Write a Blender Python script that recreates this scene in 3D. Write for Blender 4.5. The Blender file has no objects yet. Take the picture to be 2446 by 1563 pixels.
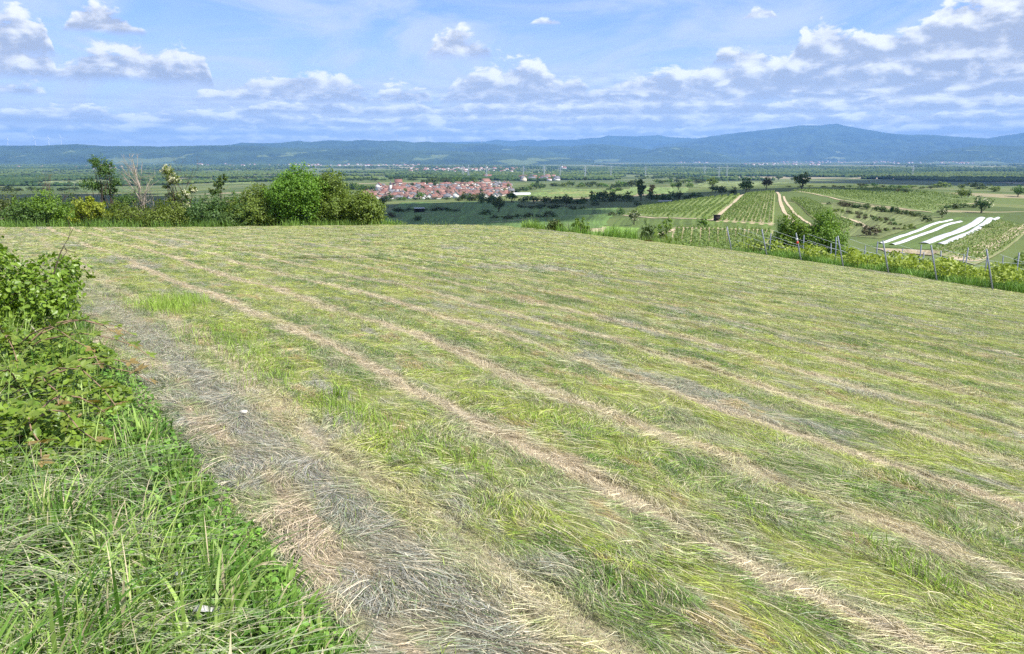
import bpy, math, random
import numpy as np
from mathutils import Vector
rng = np.random.default_rng(7); random.seed(7)
R = math.radians
SC = bpy.context.scene; COL = SC.collection

# ------------------------------------------------------------------ camera
F = 1905.0; TH = R(12.1); EYE = 1.75; W0, H0 = 2446.0, 1563.0
cd = bpy.data.cameras.new('camera'); cam = bpy.data.objects.new('camera', cd); COL.objects.link(cam)
cd.sensor_width = 36.0; cd.lens = 36.0*F/W0; cd.clip_start = 0.05; cd.clip_end = 120000
cam.location = (0, 0, EYE); cam.rotation_euler = (math.pi/2-TH, 0, 0); SC.camera = cam
SUN_EL, SUN_AZ = R(54), R(118)            # azimuth clockwise from the view direction (+Y)
SUNV = Vector((math.cos(SUN_EL)*math.sin(SUN_AZ), math.cos(SUN_EL)*math.cos(SUN_AZ), math.sin(SUN_EL)))
SC.view_settings.view_transform = 'Standard'; SC.view_settings.look = 'None'
SC.view_settings.exposure = 0.74; SC.view_settings.gamma = 1.0; SC.view_settings.use_curve_mapping = False
SC.cycles.use_denoising = False; SC.cycles.use_adaptive_sampling = True; SC.cycles.adaptive_threshold = 0.015
SC.cycles.max_bounces = 5; SC.cycles.diffuse_bounces = 3; SC.cycles.glossy_bounces = 1; SC.cycles.transparent_max_bounces = 8; SC.cycles.volume_bounces = 0
SC.cycles.caustics_reflective = False; SC.cycles.caustics_refractive = False

def s_of(py): return np.tan(TH-np.arctan((H0/2-np.asarray(py, float))/F))   # (eye-z)/y of an image row
def a_of(px, py):                                                           # x/y of an image column
    s = s_of(py); return (np.asarray(px, float)-W0/2)/F*(math.cos(TH)+s*math.sin(TH))
def azel(px, py):
    u = (px-W0/2)/F; v = (H0/2-py)/F
    d = Vector((u, math.cos(TH)+v*math.sin(TH), -math.sin(TH)+v*math.cos(TH))).normalized()
    return math.degrees(math.atan2(d.x, d.y)), math.degrees(math.asin(d.z))

# ------------------------------------------------------------------ node helpers
class NB:
    def __init__(s, tree): s.t = tree; s.n = tree.nodes; s.l = tree.links
    def new(s, typ, **kw):
        n = s.n.new(typ)
        for k, v in kw.items(): setattr(n, k, v)
        return n
    def put(s, sock, v):
        if isinstance(v, (int, float)):
            sock.default_value = v if sock.type == 'VALUE' else ((v, v, v, 1) if sock.type == 'RGBA' else (v, v, v))
        elif isinstance(v, tuple):
            sock.default_value = v if len(v) == len(sock.default_value) else (v+(1,))[:len(sock.default_value)]
        else: s.l.new(v, sock)
    def m(s, op, a, b=0.0, c=None, clamp=False):
        n = s.new('ShaderNodeMath', operation=op, use_clamp=clamp)
        s.put(n.inputs[0], a); s.put(n.inputs[1], b)
        if c is not None: s.put(n.inputs[2], c)
        return n.outputs[0]
    def add(s, a, b): return s.m('ADD', a, b)
    def sub(s, a, b): return s.m('SUBTRACT', a, b)
    def mul(s, a, b): return s.m('MULTIPLY', a, b)
    def ss(s, x, lo, hi):
        n = s.new('ShaderNodeMapRange', interpolation_type='SMOOTHSTEP')
        s.put(n.inputs[0], x); s.put(n.inputs[1], lo); s.put(n.inputs[2], hi); return n.outputs[0]
    def lin(s, x, lo, hi, a=0.0, b=1.0):
        n = s.new('ShaderNodeMapRange'); n.clamp = True
        for i, v in enumerate((x, lo, hi, a, b)): s.put(n.inputs[i], v)
        return n.outputs[0]
    def mix(s, f, a, b, blend='MIX'):
        n = s.new('ShaderNodeMix', data_type='RGBA', blend_type=blend)
        s.put(n.inputs[0], f); s.put(n.inputs[6], a); s.put(n.inputs[7], b); return n.outputs[2]
    def noise(s, vec, scale, detail=4.0, rough=0.55, dist=0.0, lac=2.0):
        n = s.new('ShaderNodeTexNoise'); n.inputs['Scale'].default_value = scale
        n.inputs['Detail'].default_value = detail; n.inputs['Roughness'].default_value = rough
        n.inputs['Distortion'].default_value = dist; n.inputs['Lacunarity'].default_value = lac
        if vec is not None: s.l.new(vec, n.inputs['Vector'])
        return n.outputs['Fac']
    def xyz(s, x=0.0, y=0.0, z=0.0):
        n = s.new('ShaderNodeCombineXYZ')
        for i, v in enumerate((x, y, z)): s.put(n.inputs[i], v)
        return n.outputs[0]
    def sep(s, v):
        n = s.new('ShaderNodeSeparateXYZ'); s.l.new(v, n.inputs[0]); return n.outputs
    def vmul(s, v, k):
        n = s.new('ShaderNodeVectorMath', operation='MULTIPLY'); s.put(n.inputs[0], v); s.put(n.inputs[1], k); return n.outputs[0]
    def ramp(s, f, stops, interp='LINEAR'):
        n = s.new('ShaderNodeValToRGB'); n.color_ramp.interpolation = interp; e = n.color_ramp.elements
        while len(e) > 1: e.remove(e[-1])
        e[0].position = stops[0][0]; e[0].color = stops[0][1]+(1,)
        for p, c in stops[1:]:
            q = e.new(p); q.color = c+(1,)
        s.l.new(f, n.inputs[0]); return n.outputs[0]

# ------------------------------------------------------------------ sky
world = bpy.data.worlds.new('World'); SC.world = world; world.use_nodes = True
world.cycles.sampling_method = 'MANUAL'; world.cycles.sample_map_resolution = 512
nt = world.node_tree; nt.nodes.clear(); nb = NB(nt)
out = nb.new('ShaderNodeOutputWorld'); bg = nb.new('ShaderNodeBackground'); bg.inputs[1].default_value = 0.056
nt.links.new(bg.outputs[0], out.inputs[0])
sky = nb.new('ShaderNodeTexSky', sky_type='NISHITA'); sky.sun_disc = False; sky.sun_elevation = SUN_EL
sky.sun_rotation = SUN_AZ; sky.altitude = 280; sky.air_density = 1.0; sky.dust_density = 0.15; sky.ozone_density = 3.0
tc = nb.new('ShaderNodeTexCoord'); dx, dy, dz = nb.sep(tc.outputs['Generated'])
az = nb.mul(nb.m('ARCTAN2', dx, dy), 57.2958); el = nb.mul(nb.m('ARCSINE', dz), 57.2958)
base = nb.mix(1.0, sky.outputs[0], (1.38, 1.52, 2.34), 'MULTIPLY')
WH = 11.2                                                    # radiance of a sunlit cloud before the 0.056 strength
# thin high veil
veilv = nb.xyz(nb.mul(az, 0.05), nb.mul(el, 0.16), nb.mul(nb.add(az, el), 0.012))
veil = nb.noise(veilv, 1.6, 5, 0.6, 0.8)
vamt = nb.m('ADD', nb.mul(nb.ss(veil, 0.33, 0.62), nb.lin(el, 0.0, 12.0, 0.5, 0.7)), nb.lin(el, 0.5, 9.0, 0.6, 0.05), clamp=True)
base = nb.mix(vamt, base, nb.mix(nb.ss(el, 0.3, 4.5), (1.0*WH, 1.05*WH, 1.18*WH), (0.74*WH, 0.83*WH, 1.05*WH)))
# billow noise, coarse for the near clouds overhead, fine for the far rows
pc = nb.xyz(az, nb.mul(el, 1.9), 0.0); pcu = nb.xyz(nb.add(az, 0.5), nb.add(nb.mul(el, 1.9), 1.1), 0.0)
nC = nb.noise(pc, 0.50, 7, 0.6, 0.35); nCu = nb.noise(pcu, 0.50, 3, 0.5, 0.3)
pf = nb.xyz(nb.mul(az, 0.95), nb.mul(el, 2.9), 3.0); pfu = nb.xyz(nb.add(nb.mul(az, 0.95), 0.3), nb.add(nb.mul(el, 2.9), 0.7), 3.0)
nK = nb.noise(nb.xyz(nb.mul(az, .17), nb.mul(el, .95), 31.), 1.0, 5, .6, .3)
bankc = nb.mix(nb.ss(nb.sub(nb.noise(nb.xyz(nb.mul(az, .45), nb.mul(el, 2.6), 5.), 1.0, 5, .6), nb.mul(nK, .35)), .16, .46), (0.58*WH, 0.66*WH, 0.86*WH), (1.12*WH, 1.14*WH, 1.18*WH))
banka = nb.mul(nb.mul(nb.ss(nK, .36, .54), nb.lin(az, -34., 24., .45, 1.0)), nb.mul(nb.ss(el, .2, 1.4), nb.sub(1.0, nb.ss(nb.sub(el, nb.mul(az, .06)), 3.4, 6.2))))
base = nb.mix(nb.mul(banka, .95), base, bankc)
nF = nb.noise(pf, 0.55, 6, 0.6, 0.3); nFu = nb.noise(pfu, 0.50, 3, 0.5, 0.2)
tt = nb.m('PINGPONG', nb.m('DIVIDE', nb.add(az, 37.0), 74.0), 1.0)
def cloud_row(colour, base_py, spec, fine, soft, haze, wob=1.0):
    """one rank of cumulus: flat base at one height, tops following a profile along the horizon"""
    e0 = azel(1223, base_py)[1]; k = 0.0302
    fc = nb.new('ShaderNodeFloatCurve'); cu = fc.mapping.curves[0]
    pts = sorted((min(max((azel(px, base_py)[0]+37)/74, 0), 1), h*k) for px, h in [(p_, h_*(1.22 if fine else 1.08)) for p_, h_ in spec])
    top = max(h for _, h in pts); vals = [(t, h/top) for t, h in pts]
    if vals[0][0] > 0: vals.insert(0, (0.0, vals[0][1]))
    if vals[-1][0] < 1: vals.append((1.0, vals[-1][1]))
    cu.points[0].location = vals[0]; cu.points[1].location = vals[-1]
    for v in vals[1:-1]: cu.points.new(*v)
    for p in cu.points: p.handle_type = 'VECTOR'
    fc.mapping.update(); nt.links.new(tt, fc.inputs['Value'])
    h = nb.mul(fc.outputs[0], top); n, nu = (nF, nFu) if fine else (nC, nCu)
    rel = nb.sub(el, nb.add(e0, nb.mul(nb.sub(n, 0.5), 0.22*top*wob)))
    amp = nb.mul(h, 2.3 if fine else 1.75)
    D = nb.add(nb.sub(h, rel), nb.mul(nb.sub(n, 0.52), amp))
    a = nb.mul(nb.ss(D, 0.0, nb.add(soft*top*.6, nb.mul(h, 0.13))), nb.ss(rel, -0.10*top, 0.14*top))
    a = nb.mul(a, nb.ss(h, 0.0, 0.22*top))
    t = nb.add(nb.m('DIVIDE', rel, nb.add(h, 0.05)), nb.mul(nb.sub(n, nu), 2.6))
    t = nb.ss(t, 0.02, 1.05)
    dark = tuple(c*WH for c in (0.50+0.3*haze, 0.57+0.3*haze, 0.73+0.3*haze)); lite = tuple(c*WH for c in (1.12+0.55*haze, 1.14+0.55*haze, 1.18+0.5*haze))
    return nb.mix(nb.mul(a, 1.0-0.1*haze), colour, nb.mix(t, dark, lite))
cc = base
cc = cloud_row(cc, 346, [(0, 18), (300, 10), (600, 22), (900, 12), (1200, 24), (1500, 16), (1900, 22), (2446, 14)], True, 0.3, 0.9)
cc = cloud_row(cc, 326, [(0, 22), (140, 12), (330, 20), (520, 14), (700, 24), (900, 18), (1040, 26), (1180, 12), (1400, 26), (1600, 18), (1800, 26), (2100, 16), (2446, 24)], True, 0.3, 0.7)
cc = cloud_row(cc, 305, [(0, 18), (60, 28), (130, 36), (250, 30), (330, 16), (420, 30), (600, 36), (700, 20), (880, 14), (950, 26), (1100, 32), (1300, 22), (1500, 30), (1650, 34), (1800, 28), (2000, 24), (2200, 18), (2446, 22)], True, 0.25, 0.5)
cc = cloud_row(cc, 277, [(0, 4), (120, 6), (300, 2), (560, 4), (640, 28), (800, 34), (850, 12), (900, 16), (1000, 30), (1040, 12), (1090, 24), (1250, 36), (1350, 24), (1480, 36), (1600, 42), (1760, 38), (1900, 26), (2100, 32), (2300, 22), (2446, 26)], True, 0.25, 0.3)
cc = cloud_row(cc, 246, [(0, 20), (90, 24), (120, 2), (230, 7), (330, 4), (455, 0), (490, 22), (590, 26), (640, 40), (720, 50), (800, 46), (860, 30), (880, 4), (930, 38), (1015, 34), (1040, 0), (1080, 34), (1150, 52), (1300, 56), (1400, 20), (1500, 40), (1650, 50), (1900, 56), (2200, 40), (2446, 44)], True, 0.22, 0.15)
cc = cloud_row(cc, 222, [(0, 0), (560, 0), (600, 20), (700, 36), (820, 44), (870, 12), (900, 0), (1060, 0), (1090, 34), (1170, 60), (1210, 80), (1290, 74), (1340, 22), (1380, 36), (1410, 8), (1460, 10), (1500, 34), (1700, 60), (1850, 78), (2000, 78), (2150, 74), (2300, 84), (2446, 84)], False, 0.2, 0.1)
cc = cloud_row(cc, 212, [(0, 64), (60, 80), (120, 66), (145, 18), (165, 40), (210, 56), (270, 74), (330, 88), (390, 66), (440, 78), (495, 62), (515, 0), (1820, 0), (1860, 54), (1920, 90), (2000, 88), (2060, 80), (2150, 70), (2200, 66), (2300, 84), (2446, 100)], False, 0.16, 0.0)
cc = cloud_row(cc, 160, [(0, 70), (60, 86), (110, 66), (135, 10), (160, 0), (1690, 0), (1715, 26), (1820, 34), (1845, 0), (1880, 0), (1905, 50), (1950, 84), (2000, 72), (2060, 52), (2110, 50), (2200, 66), (2300, 62), (2446, 70)], False, 0.16, 0.0)
cc = cloud_row(cc, 138, [(0, 0), (1010, 0), (1040, 46), (1080, 66), (1130, 54), (1168, 26), (1185, 0), (2150, 0), (2190, 40), (2250, 96), (2300, 86), (2350, 108), (2400, 130), (2446, 140)], False, 0.14, 0.0)
cc = cloud_row(cc, 108, [(0, 0), (150, 0), (185, 40), (240, 60), (285, 46), (320, 18), (348, 12), (360, 0), (1780, 0), (1850, 0)], False, 0.2, 0.0)
cc = cloud_row(cc, 58, [(0, 0), (1260, 0), (1290, 16), (1330, 10), (1345, 0), (1770, 0), (1800, 28), (1840, 18), (1860, 0)], False, 0.3, 0.5)
# the same broken cumulus carries on overhead, above the frame
zz = nb.m('MAXIMUM', dz, 0.06); ph = nb.xyz(nb.m('DIVIDE', dx, zz), nb.m('DIVIDE', dy, zz), 9.0)
nO = nb.noise(ph, 0.9, 6, 0.55, 0.2)
ov = nb.mul(nb.ss(nO, 0.54, 0.70), nb.ss(el, 11.0, 17.0))
cc = nb.mix(nb.mul(ov, 0.9), cc, nb.mix(nb.ss(nO, 0.58, 0.8), (1.1*WH, 1.12*WH, 1.16*WH), (0.62*WH, 0.7*WH, 0.86*WH)))
nt.links.new(cc, bg.inputs[0])

# ------------------------------------------------------------------ sun
sl = bpy.data.lights.new('sun', 'SUN'); sl.energy = 5.0; sl.angle = R(0.53); sl.color = (1.0, 0.955, 0.87)
sun = bpy.data.objects.new('sun', sl); COL.objects.link(sun); sun.rotation_euler = SUNV.to_track_quat('Z', 'Y').to_euler()
sun.location = (60, -40, 90)

# ------------------------------------------------------------------ numpy noise and terrain
_tab = np.random.default_rng(3).random((256, 256))
def vnoise(x, y):
    x = np.asarray(x, float); y = np.asarray(y, float)
    xi = np.floor(x).astype(int); yi = np.floor(y).astype(int); fx = x-xi; fy = y-yi
    fx = fx*fx*(3-2*fx); fy = fy*fy*(3-2*fy)
    g = lambda i, j: _tab[(xi+i) & 255, (yi+j) & 255]
    return (g(0, 0)*(1-fx)+g(1, 0)*fx)*(1-fy)+(g(0, 1)*(1-fx)+g(1, 1)*fx)*fy
def fbm(x, y, o=4):
    r = 0; a = 0.5; t = 0
    for i in range(o):
        r = r+a*vnoise(x+17.3*i, y+9.1*i); t += a; a *= 0.5; x = x*2.03; y = y*2.03
    return r/t
def smoothstep(x, a, b):
    t = np.clip((np.asarray(x, float)-a)/(b-a), 0, 1); return t*t*(3-2*t)
_sp = lambda x: np.log1p(np.exp(np.clip(np.asarray(x, float)/2, -30, 30)))*2
def zfield(x, y): return -.056*(y-2.5)-.11*(_sp(x)-2*math.log(2))
_EPX = [-900, 300, 1000, 1150, 1250, 1500, 1740, 1850, 2024, 2133, 2250, 2446, 3200]
_EYD = [47, 47, 52, 53, 52, 50, 49.5, 47, 43.5, 40.5, 37.5, 34, 27]
_EA = a_of(_EPX, 600)
def edge_y(a): return np.interp(a, _EA, _EYD)
# distance -> image row of the land beyond the meadow, by image column
_C = {
 -600: [(80, 600), (200, 640), (400, 600), (800, 527), (1500, 471), (2000, 452), (2500, 441), (3000, 431)],
 300: [(80, 600), (200, 640), (400, 600), (800, 527), (1500, 471), (2000, 452), (2500, 441), (3000, 431)],
 800: [(80, 590), (200, 590), (400, 555), (700, 515), (1000, 490), (1400, 475), (1750, 446), (2400, 430), (3000, 427)],
 1000: [(80, 575), (180, 560), (270, 536), (420, 515), (700, 492), (1000, 481), (1400, 475), (1750, 439), (2400, 424), (3000, 424)],
 1220: [(80, 572), (180, 562), (250, 545), (330, 526), (480, 505), (650, 490), (800, 482), (1100, 468), (1500, 452), (2000, 439), (2600, 432)],
 1500: [(70, 612), (110, 612), (150, 600), (200, 575), (260, 548), (330, 528), (450, 500), (600, 480), (750, 470), (1000, 458), (1500, 442), (2000, 436), (2600, 432)],
 1650: [(70, 622), (110, 618), (150, 603), (200, 571), (222, 560), (234, 546), (300, 510), (370, 488), (420, 478), (500, 476), (650, 465), (900, 452), (1300, 441), (2000, 435), (2600, 432)],
 1850: [(60, 640), (100, 630), (150, 606), (200, 574), (222, 562), (234, 550), (300, 505), (400, 460), (430, 456), (550, 454), (700, 447), (900, 441), (1200, 438), (2000, 435), (2600, 432)],
 1950: [(60, 645), (100, 632), (150, 608), (200, 570), (250, 535), (320, 492), (400, 461), (430, 456), (550, 450), (700, 443), (900, 439), (1500, 438), (2600, 432)],
 2150: [(55, 665), (100, 630), (150, 600), (180, 583), (260, 525), (300, 512), (330, 498), (400, 476), (500, 463), (650, 453), (900, 447), (1500, 444), (2600, 432)],
 2446: [(48, 690), (70, 668), (100, 643), (150, 602), (200, 567), (260, 532), (350, 502), (450, 483), (600, 468), (900, 455), (1500, 447), (2600, 432)],
 3300: [(48, 690), (70, 668), (100, 643), (150, 602), (200, 567), (260, 532), (350, 502), (450, 483), (600, 468), (900, 455), (1500, 447), (2600, 432)]}
_FAR = [(5000, -95.0), (8000, -100.0), (12000, -103.0), (60000, -106.0)]
_GA = np.linspace(-1.7, 1.7, 409); _GL = np.linspace(math.log(25), math.log(60000), 420)
_cols = []
for px, lst in sorted(_C.items()):
    a = float(a_of(px, 560)); ye = float(edge_y(a)); ze = float(zfield(a*ye, ye))
    ys = [25, ye, ye+1.2, ye+5]; zs = [float(zfield(a*25, 25)), ze, ze-.12, ze-1.0]
    for y, p in lst:
        if y > ye+7: ys.append(y); zs.append(EYE-y*float(s_of(p)))
    for y, z in _FAR: ys.append(y); zs.append(z)
    _cols.append((a, np.interp(_GL, np.log(ys), zs)))
_ca = np.array([c[0] for c in _cols]); _cz = np.array([c[1] for c in _cols])
_GZ = np.empty((len(_GA), len(_GL)))
for j in range(len(_GL)): _GZ[:, j] = np.interp(_GA, _ca, _cz[:, j])
def _sm(z, n):
    for _ in range(n):
        z = np.concatenate([z[:1], (z[:-2]+2*z[1:-1]+z[2:])/4, z[-1:]])
    return z
_GZ = _sm(_GZ, 30); _GZ = _sm(_GZ.T, 3).T
def _grid(a, y):
    u = np.clip((a-_GA[0])/(_GA[1]-_GA[0]), 0, len(_GA)-1.001); v = np.clip((np.log(np.maximum(y, 25))-_GL[0])/(_GL[1]-_GL[0]), 0, len(_GL)-1.001)
    i = u.astype(int); j = v.astype(int); fu = u-i; fv = v-j
    return (_GZ[i, j]*(1-fu)+_GZ[i+1, j]*fu)*(1-fv)+(_GZ[i, j+1]*(1-fu)+_GZ[i+1, j+1]*fu)*fv
def T(x, y):
    """ground height"""
    x = np.asarray(x, float); y = np.asarray(y, float)
    a = x/np.maximum(y, 1.0); ye = edge_y(a)
    w = smoothstep(y, ye-2.5, ye+1.5)
    und = (fbm(x/45., y/45., 3)-.5)*np.clip((y-70)/200, 0, 1)*2.2
    return np.where(y < 25, zfield(x, y), zfield(x, y)*(1-w)+_grid(a, y)*w)+und
_UY = np.geomspace(53, 24000, 2500)
def U(px, py):
    """the place on the land beyond the meadow that an image point shows"""
    a = float(a_of(px, py)); s = float(s_of(py)); ys = _UY[_UY > float(edge_y(a))+2.0]
    sT = (EYE-T(a*ys, ys))/ys; k = np.nonzero(sT <= s)[0]
    y = ys[k[0]] if len(k) else ys[np.argmin(sT-s)]
    return np.array([a*y, y, float(T(a*y, y))])
def at(px, y, py=540): x = float(a_of(px, py))*y; return np.array([x, y, float(T(x, y))])

# ------------------------------------------------------------------ mesh helpers
def mesh_np(name, V, Q, mats=(), tint=None, smooth=False, mi=None, colattr=None):
    V = np.asarray(V, np.float32).reshape(-1, 3); Q = np.asarray(Q, np.int32); k = Q.shape[1]
    me = bpy.data.meshes.new(name); me.vertices.add(len(V)); me.vertices.foreach_set('co', V.ravel())
    me.loops.add(Q.size); me.loops.foreach_set('vertex_index', Q.ravel())
    me.polygons.add(len(Q)); me.polygons.foreach_set('loop_start', np.arange(0, Q.size, k, dtype=np.int32))
    if mi is not None: me.polygons.foreach_set('material_index', np.asarray(mi, np.int32))
    if smooth: me.polygons.foreach_set('use_smooth', np.ones(len(Q), bool))
    for m in mats: me.materials.append(m)
    if tint is not None:
        at_ = me.attributes.new('tint', 'FLOAT', 'POINT'); at_.data.foreach_set('value', np.asarray(tint, np.float32))
    if colattr is not None:
        at_ = me.attributes.new('shade', 'FLOAT_COLOR', 'POINT'); c = np.ones((len(V), 4), np.float32); c[:, :3] = colattr
        at_.data.foreach_set('color', c.ravel())
    me.update(calc_edges=True); return me
def obj(name, me, parent=None, loc=None):
    o = bpy.data.objects.new(name, me); COL.objects.link(o)
    if parent is not None: o.parent = parent
    if loc is not None: o.location = tuple(float(c) for c in loc)
    return o
def tag(o, label, cat, group=None, kind=None):
    if label: o['label'] = label
    if cat: o['category'] = cat
    if group: o['group'] = group
    if kind: o['kind'] = kind
    return o
def empty(name, loc, rz=0.0, sc=1.0):
    o = bpy.data.objects.new(name, None); COL.objects.link(o); o.empty_display_size = 0.2
    o.location = tuple(float(c) for c in loc); o.rotation_euler = (0, 0, rz)
    o.scale = (sc, sc, sc) if isinstance(sc, (int, float)) else sc
    return o
class MB:
    """collects simple solids"""
    def __init__(s): s.v = []; s.f = []; s.n = 0
    def addq(s, V, Q):
        V = np.asarray(V, float).reshape(-1, 3); s.v.append(V); s.f.append(np.asarray(Q)+s.n); s.n += len(V)
    def box(s, c, d, rz=0.0):
        p = np.array([[i, j, k] for k in (-.5, .5) for j in (-.5, .5) for i in (-.5, .5)])*np.array(d)
        co, si = math.cos(rz), math.sin(rz); p = np.c_[p[:, 0]*co-p[:, 1]*si, p[:, 0]*si+p[:, 1]*co, p[:, 2]]+np.array(c)
        s.addq(p, [[0, 2, 3, 1], [4, 5, 7, 6], [0, 1, 5, 4], [2, 6, 7, 3], [0, 4, 6, 2], [1, 3, 7, 5]])
    def tube(s, pts, rad, k=6):
        P = np.asarray(pts, float); rad = np.broadcast_to(np.asarray(rad, float), (len(P),)); ring = []
        tn = np.gradient(P, axis=0); tn /= np.linalg.norm(tn, axis=1, keepdims=True)+1e-9
        up = np.where(np.abs(tn[:, 2:3]) > .9, [[1., 0, 0]], [[0, 0, 1.]])
        u = np.cross(tn, up); u /= np.linalg.norm(u, axis=1, keepdims=True)+1e-9; w = np.cross(tn, u)
        th = np.arange(k)*2*math.pi/k
        V = P[:, None, :]+rad[:, None, None]*(np.cos(th)[None, :, None]*u[:, None, :]+np.sin(th)[None, :, None]*w[:, None, :])
        n = len(P); Q = [[i*k+j, i*k+(j+1) % k, (i+1)*k+(j+1) % k, (i+1)*k+j] for i in range(n-1) for j in range(k)]
        s.addq(V.reshape(-1, 3), Q)
    def mesh(s, name, mat, smooth=False):
        return mesh_np(name, np.concatenate(s.v), np.concatenate(s.f), [mat], smooth=smooth)
def grid_faces(n, m):
    i = np.arange(n-1)[:, None]*m+np.arange(m-1)[None, :]; i = i.ravel()
    return np.stack([i, i+m, i+m+1, i+1], 1)

# ------------------------------------------------------------------ materials
def material(name):
    m = bpy.data.materials.new(name); m.use_nodes = True; t = m.node_tree; t.nodes.clear(); b = NB(t)
    o = b.new('ShaderNodeOutputMaterial'); p = b.new('ShaderNodeBsdfPrincipled'); t.links.new(p.outputs[0], o.inputs[0])
    p.inputs['Roughness'].default_value = 0.85; p.inputs['Specular IOR Level'].default_value = 0.2
    return m, b, p, o
def plain(name, col, rough=0.8, var=0.25, scale=3.0, metal=0.0):
    m, b, p, o = material(name)
    g = b.new('ShaderNodeNewGeometry'); n = b.noise(g.outputs['Position'], scale, 4)
    c = b.mix(n, tuple(x*(1-var) for x in col), tuple(min(1, x*(1+var)) for x in col)); b.put(p.inputs['Base Color'], c)
    p.inputs['Roughness'].default_value = rough; p.inputs['Metallic'].default_value = metal
    return m
def leafmat(name, dark, light, trans=0.3, rough=0.5, spec=0.3, inst=None, tcol=None, objvar=0.0):
    """foliage: colour by leaf, part of the light shining through"""
    m, b, p, o = material(name)
    if inst:
        a = b.new('ShaderNodeAttribute', attribute_name='col', attribute_type='INSTANCER'); c = a.outputs['Color']
        t = b.new('ShaderNodeAttribute', attribute_name='tint', attribute_type='GEOMETRY').outputs['Fac']
        c = b.mix(1.0, c, b.mix(t, dark, light), 'MULTIPLY')
    else:
        t = b.new('ShaderNodeAttribute', attribute_name='tint', attribute_type='GEOMETRY').outputs['Fac']
        c = b.mix(t, dark, light)
    if objvar:
        oi = b.new('ShaderNodeObjectInfo'); hs = b.new('ShaderNodeHueSaturation')
        b.put(hs.inputs['Hue'], b.lin(oi.outputs['Random'], 0, 1, .5-.035*objvar, .5+.03*objvar)); b.put(hs.inputs['Value'], b.lin(oi.outputs['Random'], 0, 1, 1-.3*objvar, 1+.25*objvar))
        b.put(hs.inputs['Color'], c); c = hs.outputs[0]
    b.put(p.inputs['Base Color'], c); p.inputs['Roughness'].default_value = rough; p.inputs['Specular IOR Level'].default_value = spec
    if trans > 0:
        tr = b.new('ShaderNodeBsdfTranslucent'); b.put(tr.inputs[0], b.mix(1.0, c, tcol or (1.25, 1.3, 0.55), 'MULTIPLY'))
        mx = b.new('ShaderNodeMixShader'); mx.inputs[0].default_value = trans
        b.l.new(p.outputs[0], mx.inputs[1]); b.l.new(tr.outputs[0], mx.inputs[2]); b.l.new(mx.outputs[0], o.inputs[0])
    return m
M = {}
M['bark'] = plain('bark', (.11, .085, .06), .95, .4, 20)
M['deadwood'] = plain('deadwood', (.33, .28, .225), .9, .3, 14)
M['steel'] = plain('post_steel', (.28, .30, .33), .55, .2, 9, .6)
M['wall_white'] = plain('wall_white', (.66, .64, .60), .9, .05, .3)
M['wall_cream'] = plain('wall_cream', (.58, .51, .41), .9, .06, .3)
M['wall_rose'] = plain('wall_rose', (.48, .36, .31), .9, .06, .3)
M['roof_red'] = plain('roof_red', (.25, .125, .10), .9, .22, .6)
M['roof_orange'] = plain('roof_orange', (.30, .165, .13), .9, .2, .6)
M['roof_brown'] = plain('roof_brown', (.20, .115, .09), .9, .25, .6)
M['roof_grey'] = plain('roof_grey', (.17, .17, .185), .85, .2, .6)
M['white_metal'] = plain('white_metal', (.8, .82, .84), .6, .03, .2)
M['lattice'] = plain('lattice_steel', (.52, .56, .60), .6, .06, .2)
M['fleece'] = plain('fleece_cloth', (.50, .51, .53), .75, .22, 1.6)  # grey mottling in the colour stands in for the shading of folds
M['track'] = plain('dry_track', (.43, .35, .23), .95, .22, .35)
M['asphalt'] = plain('pale_asphalt', (.30, .30, .29), .9, .15, .4)
M['tin'] = plain('tin_sheet', (.74, .76, .78), .5, .08, .4)
M['darkwood'] = plain('dark_wood', (.035, .03, .028), .85, .3, 2)

# ground far and wide: strip fields, woods and hedges too small to tell apart
m, b, p, o = material('valley_land'); M['land'] = m
g = b.new('ShaderNodeNewGeometry'); pos = g.outputs['Position']; X, Y, Z = b.sep(pos)
def vor(b, vec, scale):
    v = b.new('ShaderNodeTexVoronoi'); v.inputs['Scale'].default_value = scale; b.l.new(vec, v.inputs['Vector']); return b.sep(v.outputs['Color'])[0]
strips = vor(b, b.vmul(pos, (1/170., 1/70., 0.0)), 1.0); big = vor(b, b.vmul(pos, (1/520., 1/420., 0.0)), 1.0)
cs = b.ramp(strips, [(0, (.09, .125, .034)), (.3, (.125, .165, .045)), (.5, (.16, .19, .06)), (.7, (.10, .14, .038)), (.86, (.16, .18, .07)), (.95, (.30, .26, .15))], 'CONSTANT')
cb = b.ramp(big, [(0, (.12, .15, .05)), (.3, (.16, .19, .065)), (.55, (.085, .115, .038)), (.78, (.17, .2, .075)), (.9, (.34, .29, .18))], 'CONSTANT')
mid = b.mix(b.ss(Y, 1800., 3000.), cs, cb)
wn = b.noise(b.vmul(pos, (1/900., 1/1500., 0.0)), 1.0, 5, .6)
forest = b.mix(b.noise(pos, .02, 3), (.035, .065, .022), (.06, .10, .035))
mid = b.mix(b.new('ShaderNodeAttribute', attribute_name='tint', attribute_type='GEOMETRY').outputs['Fac'], mid, forest)
fine = b.noise(b.vmul(pos, (.35, .35, .35)), 1.0, 5, .65)
mid = b.mix(1.0, mid, b.mix(fine, (.5, .53, .5), (1.15, 1.12, 1.1)), 'MULTIPLY')
b.put(p.inputs['Base Color'], mid); p.inputs['Roughness'].default_value = .95

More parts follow.
